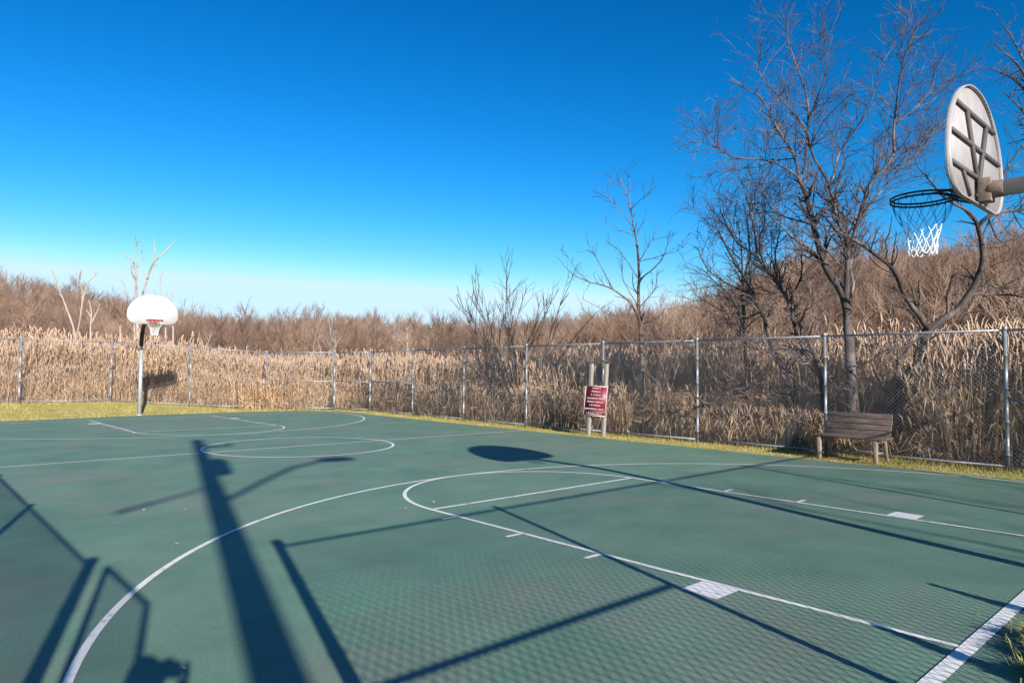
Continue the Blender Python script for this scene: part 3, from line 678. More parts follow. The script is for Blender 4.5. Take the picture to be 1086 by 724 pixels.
# bleached stumps standing in the reeds
for i,(x,yt,D_) in enumerate(((127,345,44),(204,351,40),(142,344,45),(175,347,46),(183,345,48))):
    p=at(x,405,D_); z0=float(gz(p[0],p[1])); tp=at(x+.5,yt,D_)
    b=MB(); b.tube([(p[0],p[1],z0),( (p[0]+tp[0])/2+.05,(p[1]+tp[1])/2,(z0+tp[2])/2),tuple(tp)],[.11,.09,.05],7)
    lab=['bleached broken trunk in the reeds left of the far hoop pole','bleached broken trunk in the reeds right of the far backboard','thin bleached trunk right behind the far hoop pole','bleached trunk under the right part of the far backboard','bleached trunk just below the right end of the far backboard'][i]
    tag(b.build('snag',M['bark_pale'],None,True),lab,'dead tree')
# tree whose twigs enter at the top right, standing outside the frame, and trees behind the camera that dapple the court
tw=np.random.RandomState(90)
lo=np.array([11.5,1.2,0.]); 
Lb=[( smooth_path([lo,lo+[0,.1,2],lo+[-.2,.2,4.5],lo+[-.3,.4,7]],12),np.linspace(.2,.08,12))]
for tgt in (at(1052,45,17.5),at(1062,95,17),at(1058,15,18.5),at(1048,72,18.5),at(1078,130,17.0),at(1105,60,16)):
    s0=Lb[0][0][tw.randint(7,11)]; tgt=np.array(tgt); Lb.append((smooth_path([s0,s0*.5+tgt*.5+[0,0,.4],tgt],9),np.linspace(.05,.006,9)))
tree('bare_tree','bare tree whose twigs reach in at the top right corner',Lb,lo,M['bark'],[dict(LV[0],per_m=1.6,t0=.55,lens=(.4,1.2)),dict(LV[1],per_m=3),dict(LV[2],per_m=2,maxn=2000)],tw)
for i,(x,y,H) in enumerate(((-1.5,-15,8.5),(3.5,-13,8.),(8.5,-17,10))):
    rq=np.random.RandomState(60+i); L=[(P+np.array([x,y,-.02]),Rd) for P,Rd in gen_limbs(rq,H,3,.4,.13)]
    tree('bare_tree',['bare tree behind the near fence, left of three','bare tree behind the near fence, middle of three','tallest bare tree behind the near fence'][i],L,(x,y,0),M['bark'],
      [dict(per_m=1.2,lens=(1.2,3.2),ang=(25,55),k=6,t0=.3,up=.3,rfac=.5,rmin=.015,wander=.14),dict(per_m=2.2,lens=(.5,1.3),ang=(25,60),k=5,t0=.15,up=.2,rfac=.6,rmin=.009,wander=.16),dict(per_m=2,lens=(.2,.7),ang=(25,60),k=3,t0=.1,up=.2,rfac=.7,rmin=.006,maxn=3500)],rq)

# ------------------------------------------------------------------ far woods: one mass of bare trees on the hills
rw=np.random.RandomState(4)
def proto(rs,H=10.,n1=20,n2=90,n3=110):
    out2=[]; k=4
    trunk=[np.array([0,0,-1.]),np.array([rs.normal(0,.15),rs.normal(0,.15),H*.4]),np.array([rs.normal(0,.4),rs.normal(0,.4),H*.72]),np.array([rs.normal(0,.5),rs.normal(0,.5),H])]
    tp=np.array(trunk); A=[(tp,np.array([.10,.08,.05,.02]))]
    B=[]
    for _ in range(n1):
        t=rs.uniform(.3,.95); f=t*3; i=int(f); o=tp[i]*(1-f+i)+tp[i+1]*(f-i); a=rs.uniform(0,6.28); ln=H*rs.uniform(.18,.38)*(1.25-.7*t)
        d=np.array([math.cos(a)*.65,math.sin(a)*.65,rs.uniform(.45,1.1)]); d/=np.linalg.norm(d)
        B.append(np.stack([o,o+d*ln*.5+[0,0,-.03*ln],o+(d+[0,0,.25])*ln*.95]))
    Cc=[]
    for _ in range(n2+n3):
        src_=B[rs.randint(len(B))] if len(Cc)<n2 else Cc[rs.randint(n2)]; g=rs.uniform(.2,1)*(len(src_)-1); i=min(int(g),len(src_)-2); o=src_[i]*(1-g+i)+src_[i+1]*(g-i)
        d=src_[i+1]-src_[i]; d=d/np.linalg.norm(d)+rs.normal(0,.38,3); d[2]+=.35; d/=np.linalg.norm(d); ln=H*rs.uniform(.06,.16)
        Cc.append(np.stack([o,o+d*ln]))
    b=MB(); b.tubes(tp[None],A[0][1][None],4); b.tubes(np.array(B),np.tile(np.array([[.038,.028,.014]]),(len(B),1)),3); b.tubes(np.array(Cc),np.tile(np.array([[.017,.009]]),(len(Cc),1)),3)
    V=np.concatenate(b.v); Q=np.concatenate(b.q); return V,Q
PR=[proto(rw) for _ in range(7)]
pts=[]
N=4200
px=rw.uniform(-120,1200,N*2); u=rw.uniform(0,1,N*2)
Rg=np.interp(px,[0,300,500,700,850,1086],[250,230,230,190,140,120]); r0=np.interp(px,[0,300,500,700,850,1086],[85,95,95,72,46,40])
rr=r0+(Rg*1.06-r0)*u**.85
ang_=np.arctan2((px-543)/FPX,1.0); dirx=F[0]*np.cos(ang_)+RR[0]*np.sin(ang_); diry=F[1]*np.cos(ang_)+RR[1]*np.sin(ang_)
X=CAM[0]+rr*dirx; Y=CAM[1]+rr*diry
keep=np.arange(N*2)[:N]
wood=MB()
Z=np.maximum(hill_z(X,Y),gz(X,Y))
for i in keep:
    V,Qp=PR[rw.randint(7)]; a=rw.uniform(0,6.28); s=rw.uniform(.42,.78)*(.85 if rr[i]<70 else 1)*(1.35 if rw.rand()<.07 else 1); c_,s_=math.cos(a),math.sin(a)
    W=V.copy(); W[:,0]=(V[:,0]*c_-V[:,1]*s_)*s*1.25; W[:,1]=(V[:,0]*s_+V[:,1]*c_)*s*1.25; W[:,2]=V[:,2]*s
    wood.add(W+[X[i],Y[i],Z[i]],Q=Qp)
tag(wood.build('far_woods',M['twig_far']),'leafless brown woods covering the far hills','woods',kind='stuff')

# ------------------------------------------------------------------ reeds
rr_=np.random.RandomState(9)
def scatter(n,x0,x1,f0,f1,powr,rs):
    """points beyond the fence inside the view wedge (a little wider), denser near the fence"""
    out=[]
    while sum(len(o) for o in out)<n:
        m=n*3; pxx=rs.uniform(x0,x1,m); D_=rs.uniform(0,1,m)**powr*(70)+10; a=(pxx-543)/FPX
        X=CAM[0]+D_*(F[0]+RR[0]*a); Y=CAM[1]+D_*(F[1]+RR[1]*a); d=fd(X,Y); k=(d>f0)&(d<f1)
        thin=((pxx>671)&(pxx<693)&(d<1.25))|((pxx>888)&(pxx<918)&(d<2.7))|((pxx>930)&(pxx<975)&(d<1.2))|((((pxx>838)&(pxx<852))|((pxx>872)&(pxx<886))|((pxx>788)&(pxx<798)))&(d<1.0)); k=k&~(thin&(rs.uniform(0,1,m)<.8))
        out.append(np.stack([X,Y,d,pxx],1)[k])
    return np.concatenate(out)[:n]
def reeds(P,rs,b_st,b_pl,wide=1.0,hs_=1.0):
    n=len(P); x,y,d,pxx=P.T; z=gz(x,y)
    h=rs.uniform(1.7,2.55,n)*np.interp(pxx,[-100,60,300,420,560,700,900,1086,1200],[1.05,1.04,.98,.95,.92,.95,1.05,1.08,1.08])*np.interp(d,[.3,4,8],[.90,.97,1.05])
    h*=hs_; h*=1+.10*np.sin(x*.55+1)*np.cos(y*.43)
    lean=rs.normal(0,.12,(n,2))+np.array([.05,.03])+.13*np.stack([np.sin(x*1.7+y*.6),np.cos(y*1.9-x*.8)],1); h=h*(1+.13*np.sin(x*2.1+2)*np.sin(y*1.8)); 
    B0=np.stack([x,y,z],1); 
    P3=np.stack([B0,B0+np.stack([lean[:,0]*h*.35,lean[:,1]*h*.35,h*.5],1),B0+np.stack([lean[:,0]*h,lean[:,1]*h,h],1)],1)
    w=wide[:,None] if isinstance(wide,np.ndarray) else wide
    b_st.tubes(P3,np.tile([[.0075,.006,.004]],(n,1))*w,3)
    # leaves: bent blades
    for q in range(3):
        t=rs.uniform(.25,.85,n)[:,None]; o=P3[:,0]*(1-t)+P3[:,2]*t; a=rs.uniform(0,6.28,n); ln=rs.uniform(.25,.55,n)
        dr=np.stack([np.cos(a),np.sin(a),np.zeros(n)],1); up=np.array([0,0,1.])
        m=o+dr*(ln*.45)[:,None]+up*(ln*.35)[:,None]; e_=o+dr*(ln*.9)[:,None]+up*(ln*rs.uniform(-.35,.35,n))[:,None]
        pr=np.stack([-dr[:,1],dr[:,0],np.zeros(n)],1)*.011*(w if not isinstance(w,np.ndarray) else w)
        V=np.stack([o-pr,o+pr,m+pr*1.2,m-pr*1.2,e_],1).reshape(-1,3); i=np.arange(n)[:,None]*5
        b_st.add(V,Q=i+np.array([[0,1,2,3]]),T=i+np.array([[3,2,4]]))
    # plumes
    k=rs.uniform(0,1,n)<.55; T3=P3[k,2]; m=len(T3); a=rs.uniform(0,6.28,m); ww=(w[k] if isinstance(w,np.ndarray) else w)
    dr=np.stack([np.cos(a)*.09,np.sin(a)*.09,np.zeros(m)],1); up=np.array([0,0,1.])
    Pp=np.stack([T3-up*.05,T3+up*.06+dr*.15,T3+up*.15+dr*.5,T3+up*.22+dr*1.1],1)
    b_pl.tubes(Pp,np.tile([[.005,.020,.015,.003]],(m,1))*rs.uniform(.7,1.25,(m,1))*np.minimum(ww,1.7),4)
bs,bp=MB(),MB()
def wid(P): 
    r=np.hypot(P[:,0]-CAM[0],P[:,1]-CAM[1]); return np.clip(r/16,1.1,3.2)
P=scatter(21000,-60,1180,1.2,5.5,1.0,rr_)
mid_=((P[:,3]>430)&(P[:,3]<700)&(P[:,2]<2.2)&(rr_.uniform(0,1,len(P))<.7))|((P[:,3]>=700)&(P[:,3]<925)&(P[:,2]<1.6))|((P[:,3]>=925)&(P[:,3]<990)&(P[:,2]<1.5)); P=P[~mid_]; reeds(P,rr_,bs,bp,wid(P))
P=scatter(4200,972,1200,.3,3.2,.8,rr_); reeds(P,rr_,bs,bp,1.0,np.interp(P[:,3],[965,1000,1080],[.45,.72,.95]))
P=scatter(2600,700,990,.3,1.8,.8,rr_); P=P[~(((P[:,3]>888)&(P[:,3]<960)&(P[:,2]<2.8)&(rr_.uniform(0,1,len(P))<.5)))]; reeds(P,rr_,bs,bp,1.1,.27)
P=scatter(500,700,880,1.1,2.2,.8,rr_); reeds(P,rr_,bs,bp,1.0,.5)
P=scatter(7000,-60,700,.3,2.4,.8,rr_); reeds(P,rr_,bs,bp,1.2,.5)
P=scatter(17000,-60,1180,5,34,1.0,rr_); reeds(P,rr_,bs,bp,wid(P))
P=scatter(9000,-60,1180,30,62,1.0,rr_); reeds(P,rr_,bs,bp,wid(P))
tag(bs.build('reeds',M['reed']),'dense tan reeds filling the marsh behind the fence','reeds',kind='stuff')
tag(bp.build('reed_plumes',M['plume']),'feathery brown seed heads of the marsh reeds','reeds',kind='stuff')

# ------------------------------------------------------------------ brambles along the fence
bb=MB(); lf=MB(); bt=MB()
def brambles(P,rs,hf,dark=True):
    n=len(P); x,y,d,pxx=P.T; z=gz(x,y); h=hf(pxx)*rs.uniform(.35,1.1,n); a=rs.uniform(0,6.28,n); sp_=rs.uniform(.2,1.0,n)
    B0=np.stack([x,y,z],1); dr=np.stack([np.cos(a),np.sin(a),np.zeros(n)],1)*sp_[:,None]; up=np.array([0,0,1.])
    jit=lambda s: rs.normal(0,s,(n,3))
    P5=np.stack([B0,B0+dr*.2+up*(h*.55)[:,None]+jit(.05),B0+dr*.55+up*(h*.95)[:,None]+jit(.07),B0+dr*.95+up*(h*.9)[:,None]+jit(.08),B0+dr*1.3+up*(h*.55)[:,None]+jit(.1)],1)
    P5[...,2]=np.maximum(P5[...,2],z[:,None])
    bad=fd(P5[...,0],P5[...,1]).min(1)<.06; P5=P5[~bad]; n2=len(P5)
    (bb if dark else bt).tubes(P5,np.tile([[.007,.006,.005,.004,.003]],(n2,1))*rs.uniform(.7,1.7,(n2,1)),3)
    for q in range(3):
        t=rs.uniform(.3,3.9,n2); i=t.astype(int); g=(t-i)[:,None]; r=np.arange(n2); o=P5[r,i]*(1-g)+P5[r,i+1]*g
        e=o+rs.normal(0,.14,(n2,3))+up*.07; m=(o+e)/2+rs.normal(0,.03,(n2,3)); (bb if dark else bt).tubes(np.stack([o,m,e],1),np.tile([[.0045,.0035,.0025]],(n2,1)),3)
        if q==0:
            k=rs.uniform(0,1,n2)<.5; e2=e[k]; s=rs.uniform(.015,.04,(len(e2),1)); v1=rs.normal(0,1,(len(e2),3))*s; v2=rs.normal(0,1,(len(e2),3))*s
            V=np.stack([e2-v1,e2-v2,e2+v1,e2+v2*.7],1).reshape(-1,3); lf.add(V,Q=np.arange(len(e2))[:,None]*4+np.array([[0,1,2,3]]))
hprof=lambda p: np.interp(p,[-60,60,120,200,300,400,450,520,620,700,760,860,905,960,1200],[.9,.7,.5,.6,.5,.5,.7,.95,.95,1.05,1.0,.75,.5,.4,.3])
P=scatter(5200,-60,905,.12,2.6,1.0,rr_); brambles(P,rr_,hprof)
P=scatter(3200,440,880,.3,4.0,1.0,rr_); brambles(P,rr_,lambda p:hprof(p)*1.15)
P=scatter(900,880,1180,.12,3.0,1.0,rr_); brambles(P,rr_,lambda p:hprof(p)*.8)
P=scatter(2600,-60,1000,.15,2.6,1.0,rr_); brambles(P,rr_,lambda p:hprof(p)*1.1,False)
# thin upright thicket stems left of the bench
th_=[]; rth=np.random.RandomState(31)
for x,y,d,p_ in scatter(420,690,960,.6,6.0,1.0,rth):
    hh=rth.uniform(1.3,3.9)*(1.0 if p_<880 else .75); z0=float(gz(x,y)); dd=np.array([rth.normal(0,.16),rth.normal(0,.16),1.]); q=[np.array([x,y,z0])]
    for k in range(6): dd=dd+rth.normal(0,.09,3); dd/=np.linalg.norm(dd); q.append(q[-1]+dd*hh/6)
    r_=rth.uniform(.006,.016); th_.append((np.array(q),np.linspace(r_,.004,7)))
th_=[t for t in th_ if fd(t[0][:,0],t[0][:,1]).min()>.15]
put(bb,th_,4); t2=sprout(th_,3.2,(.35,1.3),(20,60),rth,k=5,t0=.15,up=.2,rfac=.6,rmin=.0045,wander=.14); put(bb,t2,3); put(bb,sprout(t2,3.0,(.15,.5),(20,60),rth,k=3,t0=.1,up=.15,rfac=.7,rmin=.0035),3)
tag(bt.build('dry_weeds',M['reed']),'dead tan weed stems among the brambles','weeds',kind='stuff')
tag(bb.build('brambles',M['bramble']),'tangled leafless brambles along the foot of the fence','brambles',kind='stuff')
tag(lf.build('withered_leaves',M['deadleaf']),'withered brown leaves caught in the brambles','leaves',kind='stuff')

# fallen pale branch behind the right fence
D=14.6; rq=np.random.RandomState(33)
root=empty('fallen_branch',at(1010,440,D),label='pale barkless fallen branch slanting up behind the right fence panel',cat='branch')
lc=np.array(at(1010,440,D))
ls=[limb([(965,449),(990,443),(1010,440),(1035,446),(1066,452),(1085,455)],.055,.03,D,rq,djit=.05),
    limb([(1008,440),(1016,424),(1027,412),(1045,400),(1062,390),(1090,378)],.055,.02,D,rq,djit=.05),
    limb([(985,444),(993,430),(1000,421)],.02,.01,D,rq,djit=.05),limb([(975,446),(962,432),(940,426)],.02,.008,D,rq,djit=.05),
    limb([(1045,400),(1065,405),(1090,400)],.015,.006,D,rq,djit=.05)]
for i,l in enumerate(ls):
    b=MB(); put(b,[l],8); o=b.build('main_stem' if i==0 else 'side_branch',M['log'] if i<3 else M['bark_dark'],root,True,loc=lc); o.location=(0,0,0)
# dark curved dead branch low between bench and slender tree
lc=np.array(at(800,432,15.0)); root=empty('fallen_branch',lc,label='dark bowed dead branch in the brambles left of the bench',cat='branch')
for i,l in enumerate([limb([(735,418),(752,428),(770,415),(795,412),(818,422),(840,450)],.03,.015,15.4,rq,djit=.05),limb([(795,412),(812,405),(835,425)],.015,.007,15.4,rq,djit=.05)]):
    b=MB(); put(b,[l],7); o=b.build('main_stem' if i==0 else 'side_branch',M['bark_dark'],root,True,loc=lc); o.location=(0,0,0)

# ------------------------------------------------------------------ grass blades on the verge
gr=MB(); rg=np.random.RandomState(15)
def inpoly(x,y,poly):
    c=np.zeros(len(x),bool); n=len(poly)
    for i in range(n):
        x0,y0=poly[i]; x1,y1=poly[(i+1)%n]
        if y0==y1: continue
        m=((y0>y)!=(y1>y))&(x<(x1-x0)*(y-y0)/(y1-y0)+x0); c^=m
    return c
cpoly=[(a+ (.04 if a>0 else -.04),b_) for a,b_ in court_poly]
def blades(n,x0,x1,y0,y1,hh,w,rs,clump=True):
    x=rs.uniform(x0,x1,n); y=rs.uniform(y0,y1,n); k=(~inpoly(x,y,cpoly))&(fd(x,y)<.25); x=x[k]; y=y[k]
    cl=np.sin(x*3.1+np.sin(y*2.3)*2)*np.cos(y*2.7+x); k=rs.uniform(-1.6,1,len(x))<cl; x=x[k]; y=y[k]; cl=cl[k]; n=len(x)
    z=gz(x,y)-.012; h=rs.uniform(.5,1.2,n)*hh*(1+.4*cl); a=rs.uniform(0,6.28,n); dr=np.stack([np.cos(a),np.sin(a),np.zeros(n)],1)
    o=np.stack([x,y,z],1); pr=np.stack([-dr[:,1],dr[:,0],np.zeros(n)],1)*w; up=np.array([0,0,1.])
    tip=o+dr*(h*rs.uniform(.1,.9,n))[:,None]+up*h[:,None]
    V=np.stack([o-pr,o+pr,tip],1).reshape(-1,3); gr.add(V,T=np.arange(n)[:,None]*3+np.array([[0,1,2]]))
blades(42000,6.0,7.55,-1.0,24,.035,.005,rg); blades(26000,-9,7.5,23.5,29.6,.06,.010,rg); blades(9000,-9,7.5,23.5,25.3,.05,.009,rg)
# ragged clumps along the fence foot
blades(5000,7.05,7.5,-1,23,.10,.005,rg)
tag(gr.build('verge_grass',M['blade']),'short yellow green grass along the court edge','grass',kind='stuff')

# tufts at the bottom right corner
def tuft(label,x,y,n,hh,sd,m='blade_green'):
    r_=np.random.RandomState(sd); b=MB(); a=r_.uniform(0,6.28,n); rad=np.abs(r_.normal(0,.07,n)); o=np.stack([x+np.cos(a)*rad,y+np.sin(a)*rad,np.full(n,-.02)],1)
    a2=a+r_.normal(0,.6,n); h=r_.uniform(.4,1.,n)*hh; dr=np.stack([np.cos(a2),np.sin(a2),np.zeros(n)],1); up=np.array([0,0,1.]); L=h*r_.uniform(.2,.9,n)
    pr=np.stack([-dr[:,1],dr[:,0],np.zeros(n)],1)*.0035
    m1=o+dr*(L*.4)[:,None]+up*(h*.7)[:,None]; e=o+dr*L[:,None]+up*(h*r_.uniform(.6,1,n))[:,None]
    V=np.stack([o-pr,o+pr,m1+pr,m1-pr,e],1).reshape(-1,3); i=np.arange(n)[:,None]*5; b.add(V-np.array([x,y,0]),Q=i+np.array([[0,1,2,3]]),T=i+np.array([[3,2,4]]))
    t=b.build('grass_tuft',M[m]); t.location=(x,y,0); return tag(t,label,'grass tuft')
tuft('green and tan tuft of grass at the bottom right corner, nearest the court',-1.70,-.36,800,.15,1)
tuft('lower green tuft of grass at the bottom right corner by the baseline',-1.98,-.40,700,.12,2)
tuft('dry tuft of grass at the right edge above the corner tufts',-1.42,-.30,600,.16,3,'blade')
for i,(x,y) in enumerate(((-1.06,-.95),(-2.28,-.98))):  # unseen plants, cone shape made up to cast short tapered shadows
    r_=np.random.RandomState(70+i); b=MB(); n=620; z=r_.uniform(0,.54,n); a=r_.uniform(0,6.28,n); w=.12*(1-z/.60)+.01
    o=np.stack([np.zeros(n),np.zeros(n),z],1); e=o+np.stack([np.cos(a)*w,np.sin(a)*w,.06+0*w],1); b.tubes(np.stack([o,e],1),np.tile([[.006,.003]],(n,1)),3); b.tube([(0,0,-.02),(0,0,.56)],[.012,.004],6)
    t=b.build('small_conifer',M['blade_green']); t.location=(x,y,0); tag(t,['small pointed seedling conifer by the near fence, right one of a pair','small pointed seedling conifer by the near fence, left one of a pair'][i],'plant')

# fallen leaves / litter on the court
lv_=[(430,540,'by the near free throw circle edge'),(420,541,'left of another leaf near the free throw circle'),(536,527,'inside the near free throw semicircle'),(548,528,'right of the leaf inside the semicircle'),(460,533,'at the end of the near free throw line'),(196,541,'on the open court left of the pole shadow'),(153,541,'on the open court at left'),(196,710,'at the bottom beside the photographer shadow'),(187,577,'on the green left of the tall shadow'),(340,482,'on the centre circle line'),(1035,652,'near the baseline at right'),(335,476,'inside the centre circle')]
def ground(x,y):
    d=F+RR*(x-543)/FPX+UU*(362-y)/FPX; t=-CAM[2]/d[2]; return CAM+d*t
for i,(x,y,t) in enumerate(lv_):
    p=ground(x,y); r_=np.random.RandomState(i); s=.024 if y<600 else .014; k=7; V=[(0,0,.012)]
    for j in range(k): a=j*6.283/k; q=s*(.6+.5*r_.rand()); V.append((q*math.cos(a)*1.3,q*math.sin(a)*.7,.006+r_.rand()*.014))
    b=MB(); b.add(V,T=[(0,j+1,(j+1)%k+1) for j in range(k)]); o=b.build('fallen_leaf',M['leaf']); o.location=(p[0],p[1],0); o.rotation_euler=(0,0,r_.rand()*6); tag(o,'small pale dry leaf '+t,'leaf',group='leaves scattered on the court')

# ------------------------------------------------------------------ utility pole behind the photographer
bx,by=-7.87,-7.9
up_=empty('utility_pole',(bx,by,0),label='tall wooden utility pole with street lamp arm and transformer behind the photographer',cat='utility pole')
b=MB(); b.tube([(0,0,-.2),(-.15,0,4.5),(-.33,0,9.0)],[.165,.145,.115],16); b.build('pole',M['wood_post'],up_,True)
b=MB(); b.tube([(-.2,0,5.9),(.5,0,6.45),(1.1,0,6.85),(1.7,0,7.02),(2.0,0,7.04)],[.045]*5,10); b.build('lamp_arm',M['galv'],up_,True)
b=MB(); b.tube([(1.6,0,7.04),(1.75,0,7.05),(2.1,0,7.03),(2.3,0,7.0)],[.05,.11,.12,.05],10); b.build('lamp_head',M['galv'],up_,True)
b=MB(); b.tube([(-.3,0,6.42),(-.55,0,6.28),(-1.0,0,6.1),(-1.3,0,5.98)],[.022,.025,.035,.045],8); b.build('flood_lamp',M['galv'],up_,True)
b=MB(); b.tube([(-.04,0,6.8),(-.04,0,6.85),(-.04,0,7.4),(-.04,0,7.5),(-.04,0,7.6)],[.10,.16,.16,.13,.05],14); b.build('transformer',M['galv'],up_,True)
b=MB(); b.box((-.05,-.16,8.45),(.7,.08,.09)); 
for x in(-.34,-.18,.25): b.tube([(x,-.16,8.5),(x,-.16,8.66)],[.03,.045],8)
b.build('crossarm',M['wood_post'],up_)

# ------------------------------------------------------------------ the photographer (stands just behind the lens)
ph=empty('person',(-6.74,-1.52,0),label='photographer in a dark coat and jeans holding up a camera in the gateway',cat='person')
base=np.array([-6.74,-1.52,0])
def skinned(name,verts,edges,rad,m,parent,root=0):
    me=bpy.data.meshes.new(name); me.from_pydata([tuple(v) for v in verts],edges,[]); o=bpy.data.objects.new(name,me); C.objects.link(o)
    s=o.modifiers.new('skin','SKIN'); s.use_smooth_shade=True
    for i,r_ in enumerate(rad): me.skin_vertices[0].data[i].radius=(r_,r_) if not isinstance(r_,tuple) else r_; me.skin_vertices[0].data[i].use_root=(i==root)
    u_=o.modifiers.new('sub','SUBSURF'); u_.levels=2; u_.render_levels=2
    me.materials.append(m); o.parent=parent; return o
# facing direction (towards the court)
fw=np.array([F[0],F[1],0])/np.hypot(F[0],F[1]); rt_=np.array([fw[1],-fw[0],0])
def W(r_,f_,z): return rt_*r_+fw*f_+np.array([0,0,z])
cam_l=CAM-base
hl=cam_l-fw*.10-rt_*.075+[0,0,-.03]; hr=cam_l-fw*.10+rt_*.075+[0,0,-.03]
V=[W(0,0,.98),W(0,0,1.12),W(0,.01,1.30),W(0,0,1.45),W(0,.01,1.52),W(0,.03,1.58),W(0,.03,1.66),
   W(-.18,0,1.42),W(-.24,.10,1.20),hl, W(.18,0,1.42),W(.24,.08,1.20),hr,
   W(-.10,0,.92),W(-.11,.02,.50),W(-.12,-.02,.09),W(-.12,.13,.035),W(.10,0,.92),W(.11,.02,.50),W(.12,-.02,.09),W(.13,.13,.035)]
Ed=[(0,1),(1,2),(2,3),(3,4),(4,5),(5,6),(3,7),(7,8),(8,9),(3,10),(10,11),(11,12),(0,13),(13,14),(14,15),(15,16),(0,17),(17,18),(18,19),(19,20)]
Rr=[(.15,.11),(.14,.10),(.16,.11),(.12,.09),.055,(.07,.085),(.06,.075),.07,.05,.032,.07,.05,.032,.09,.06,.045,.04,.09,.06,.045,.04]
skinned('body',V,Ed,Rr,M['coat'],ph)
# head
b=MB()
th=np.linspace(0,math.pi,14); P=[]; rr2=[]
c=W(0,.04,1.63)
b.tube([c+np.array([0,0,.115*math.cos(a)]) for a in th[::-1]],[max(.001,.078*math.sin(a)) for a in th[::-1]],18,False)
V0=np.concatenate(b.v); face_dir=fw
dd=(V0-c)@face_dir; V0=V0+face_dir*(dd*.22)[:,None]; b.v=[V0]
hd=b.build('head',M['skin'],ph,True)
b=MB(); b.tube([c+fw*.09+[0,0,.02],c+fw*.118+[0,0,-.022],c+fw*.09+[0,0,-.03]],[.008,.014,.01],8)
for s in(-1,1):
    b.tube([c+rt_*s*.078+[0,0,.02],c+rt_*s*.09,c+rt_*s*.078+[0,0,-.03]],[.012,.02,.01],8)
b.build('nose_and_ears',M['skin'],hd,True)
b=MB()
for s in(-1,1): b.tube([c+fw*.082+rt_*(s*.03-.012)+[0,0,.012],c+fw*.090+rt_*s*.03+[0,0,.012],c+fw*.082+rt_*(s*.03+.012)+[0,0,.012]],[.002,.006,.002],8)
b.tube([c+fw*.086+rt_*-.022+[0,0,-.06],c+fw*.093+[0,0,-.058],c+fw*.086+rt_*.022+[0,0,-.06]],[.002,.005,.002],8)
b.build('eyes_and_mouth',M['hair'],hd,True)
b=MB(); c2=c-fw*.012+[0,0,.022]; b.tube([c2+np.array([0,0,.110*math.cos(a)]) for a in th[::-1][5:]],[max(.001,.086*math.sin(a)) for a in th[::-1][5:]],18,False); b.build('hair',M['hair'],hd,True)
# hands gripping the camera: palm plus five fingers each
for s,h_ in((-1,hl),(1,hr)):
    Vh=[h_,h_+fw*.03+[0,0,.03]]; Eh=[(0,1)]; Rh=[.026,.030]
    for j in range(4):
        n0=len(Vh); z_=.045-.022*j; ln=[.030,.034,.032,.026][j]
        Vh+=[h_+fw*.045+rt_*s*.012+[0,0,z_],h_+fw*.075+rt_*s*.004+[0,0,z_-.002],h_+fw*.082-rt_*s*(ln-.008)+[0,0,z_-.004]]; Eh+=[(1,n0),(n0,n0+1),(n0+1,n0+2)]; Rh+=[.010,.009,.0075]
    n0=len(Vh); Vh+=[h_+fw*.02-rt_*s*.025+[0,0,.025],h_+fw*.03-rt_*s*.048+[0,0,.035]]; Eh+=[(0,n0),(n0,n0+1)]; Rh+=[.012,.009]
    skinned('hand',Vh,Eh,Rh,M['skin'],ph)
cb=empty('camera',cam_l+base-fw*.085,label='black compact camera held up by the photographer',cat='camera'); cb.rotation_euler=(0,0,math.atan2(-fw[0],fw[1]))
b=MB(); b.box((0,0,0),(.125,.04,.08)); b.box((0,-.002,.048),(.045,.036,.02)); bevel(b.build('camera_body',M['black'],cb),.006)
b=MB(); b.tube([(0,.02,-.002),(0,.045,-.002),(0,.055,-.002)],[.032,.030,.027],18); b.build('lens',M['black'],cb,True)

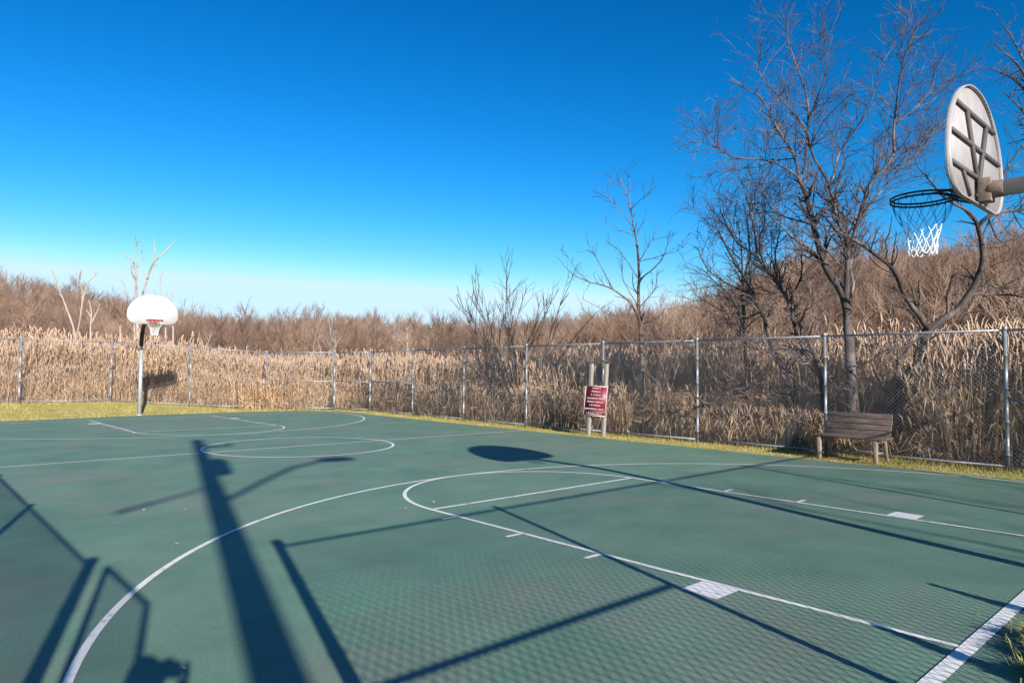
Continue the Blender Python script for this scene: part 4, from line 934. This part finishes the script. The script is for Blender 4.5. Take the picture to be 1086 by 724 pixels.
# ------------------------------------------------------------------ light, sky, camera
SUN_EL=20.6; SUN_AZ=16.8
sd=bpy.data.lights.new('sun','SUN'); so=bpy.data.objects.new('sun',sd); C.objects.link(so)
sd.energy=5.0; sd.angle=math.radians(.5); sd.color=(1,.93,.84)
el=math.radians(SUN_EL); az_=math.radians(SUN_AZ)
dv=Vector((math.sin(az_)*math.cos(el),math.cos(az_)*math.cos(el),-math.sin(el)))
so.rotation_euler=dv.to_track_quat('-Z','Y').to_euler(); so.location=(-10,-30,15)
w=bpy.data.worlds.new('World'); bpy.context.scene.world=w; w.use_nodes=True; nt=w.node_tree
bg=nt.nodes['Background']; sk=nt.nodes.new('ShaderNodeTexSky'); sk.sky_type='NISHITA'; sk.sun_disc=False
sk.sun_elevation=el; sk.sun_rotation=math.radians(180+SUN_AZ); sk.air_density=1.0; sk.dust_density=.2; sk.ozone_density=2.6; sk.altitude=100
hs=nt.nodes.new('ShaderNodeHueSaturation'); hs.inputs['Saturation'].default_value=1.22; hs.inputs['Value'].default_value=.745
gm=nt.nodes.new('ShaderNodeGamma'); gm.inputs[1].default_value=1.4
nt.links.new(sk.outputs[0],hs.inputs['Color']); nt.links.new(hs.outputs[0],gm.inputs[0]); sp_=nt.nodes.new('ShaderNodeSeparateColor'); cb2=nt.nodes.new('ShaderNodeCombineColor'); nt.links.new(gm.outputs[0],sp_.inputs[0])
def mth(op,a,b_):
    n=nt.nodes.new('ShaderNodeMath'); n.operation=op; nt.links.new(a,n.inputs[0]); n.inputs[1].default_value=b_; return n.outputs[0]
nt.links.new(mth('MINIMUM',mth('MULTIPLY',mth('POWER',sp_.outputs[0],2.2),.24),5.0),cb2.inputs[0])
nt.links.new(mth('MULTIPLY',mth('MINIMUM',sp_.outputs[1],8.0),.89),cb2.inputs[1]); nt.links.new(mth('MINIMUM',sp_.outputs[2],8.5),cb2.inputs[2])
nt.links.new(cb2.outputs[0],bg.inputs['Color']); bg.inputs['Strength'].default_value=.072

cd=bpy.data.cameras.new('camera'); co=bpy.data.objects.new('render_camera',cd); C.objects.link(co)
cd.sensor_width=36; cd.lens=FPX/1086*36; cd.clip_start=.02; cd.clip_end=6000
Mx=Matrix(((RR[0],UU[0],-F[0],CAM[0]),(RR[1],UU[1],-F[1],CAM[1]),(RR[2],UU[2],-F[2],CAM[2]),(0,0,0,1)))
co.matrix_world=Mx
sc=bpy.context.scene; sc.camera=co
sc.view_settings.view_transform='Standard'; sc.view_settings.look='None'; sc.view_settings.exposure=0.88; sc.view_settings.gamma=1.0
sc.cycles.max_bounces=5; sc.cycles.diffuse_bounces=4
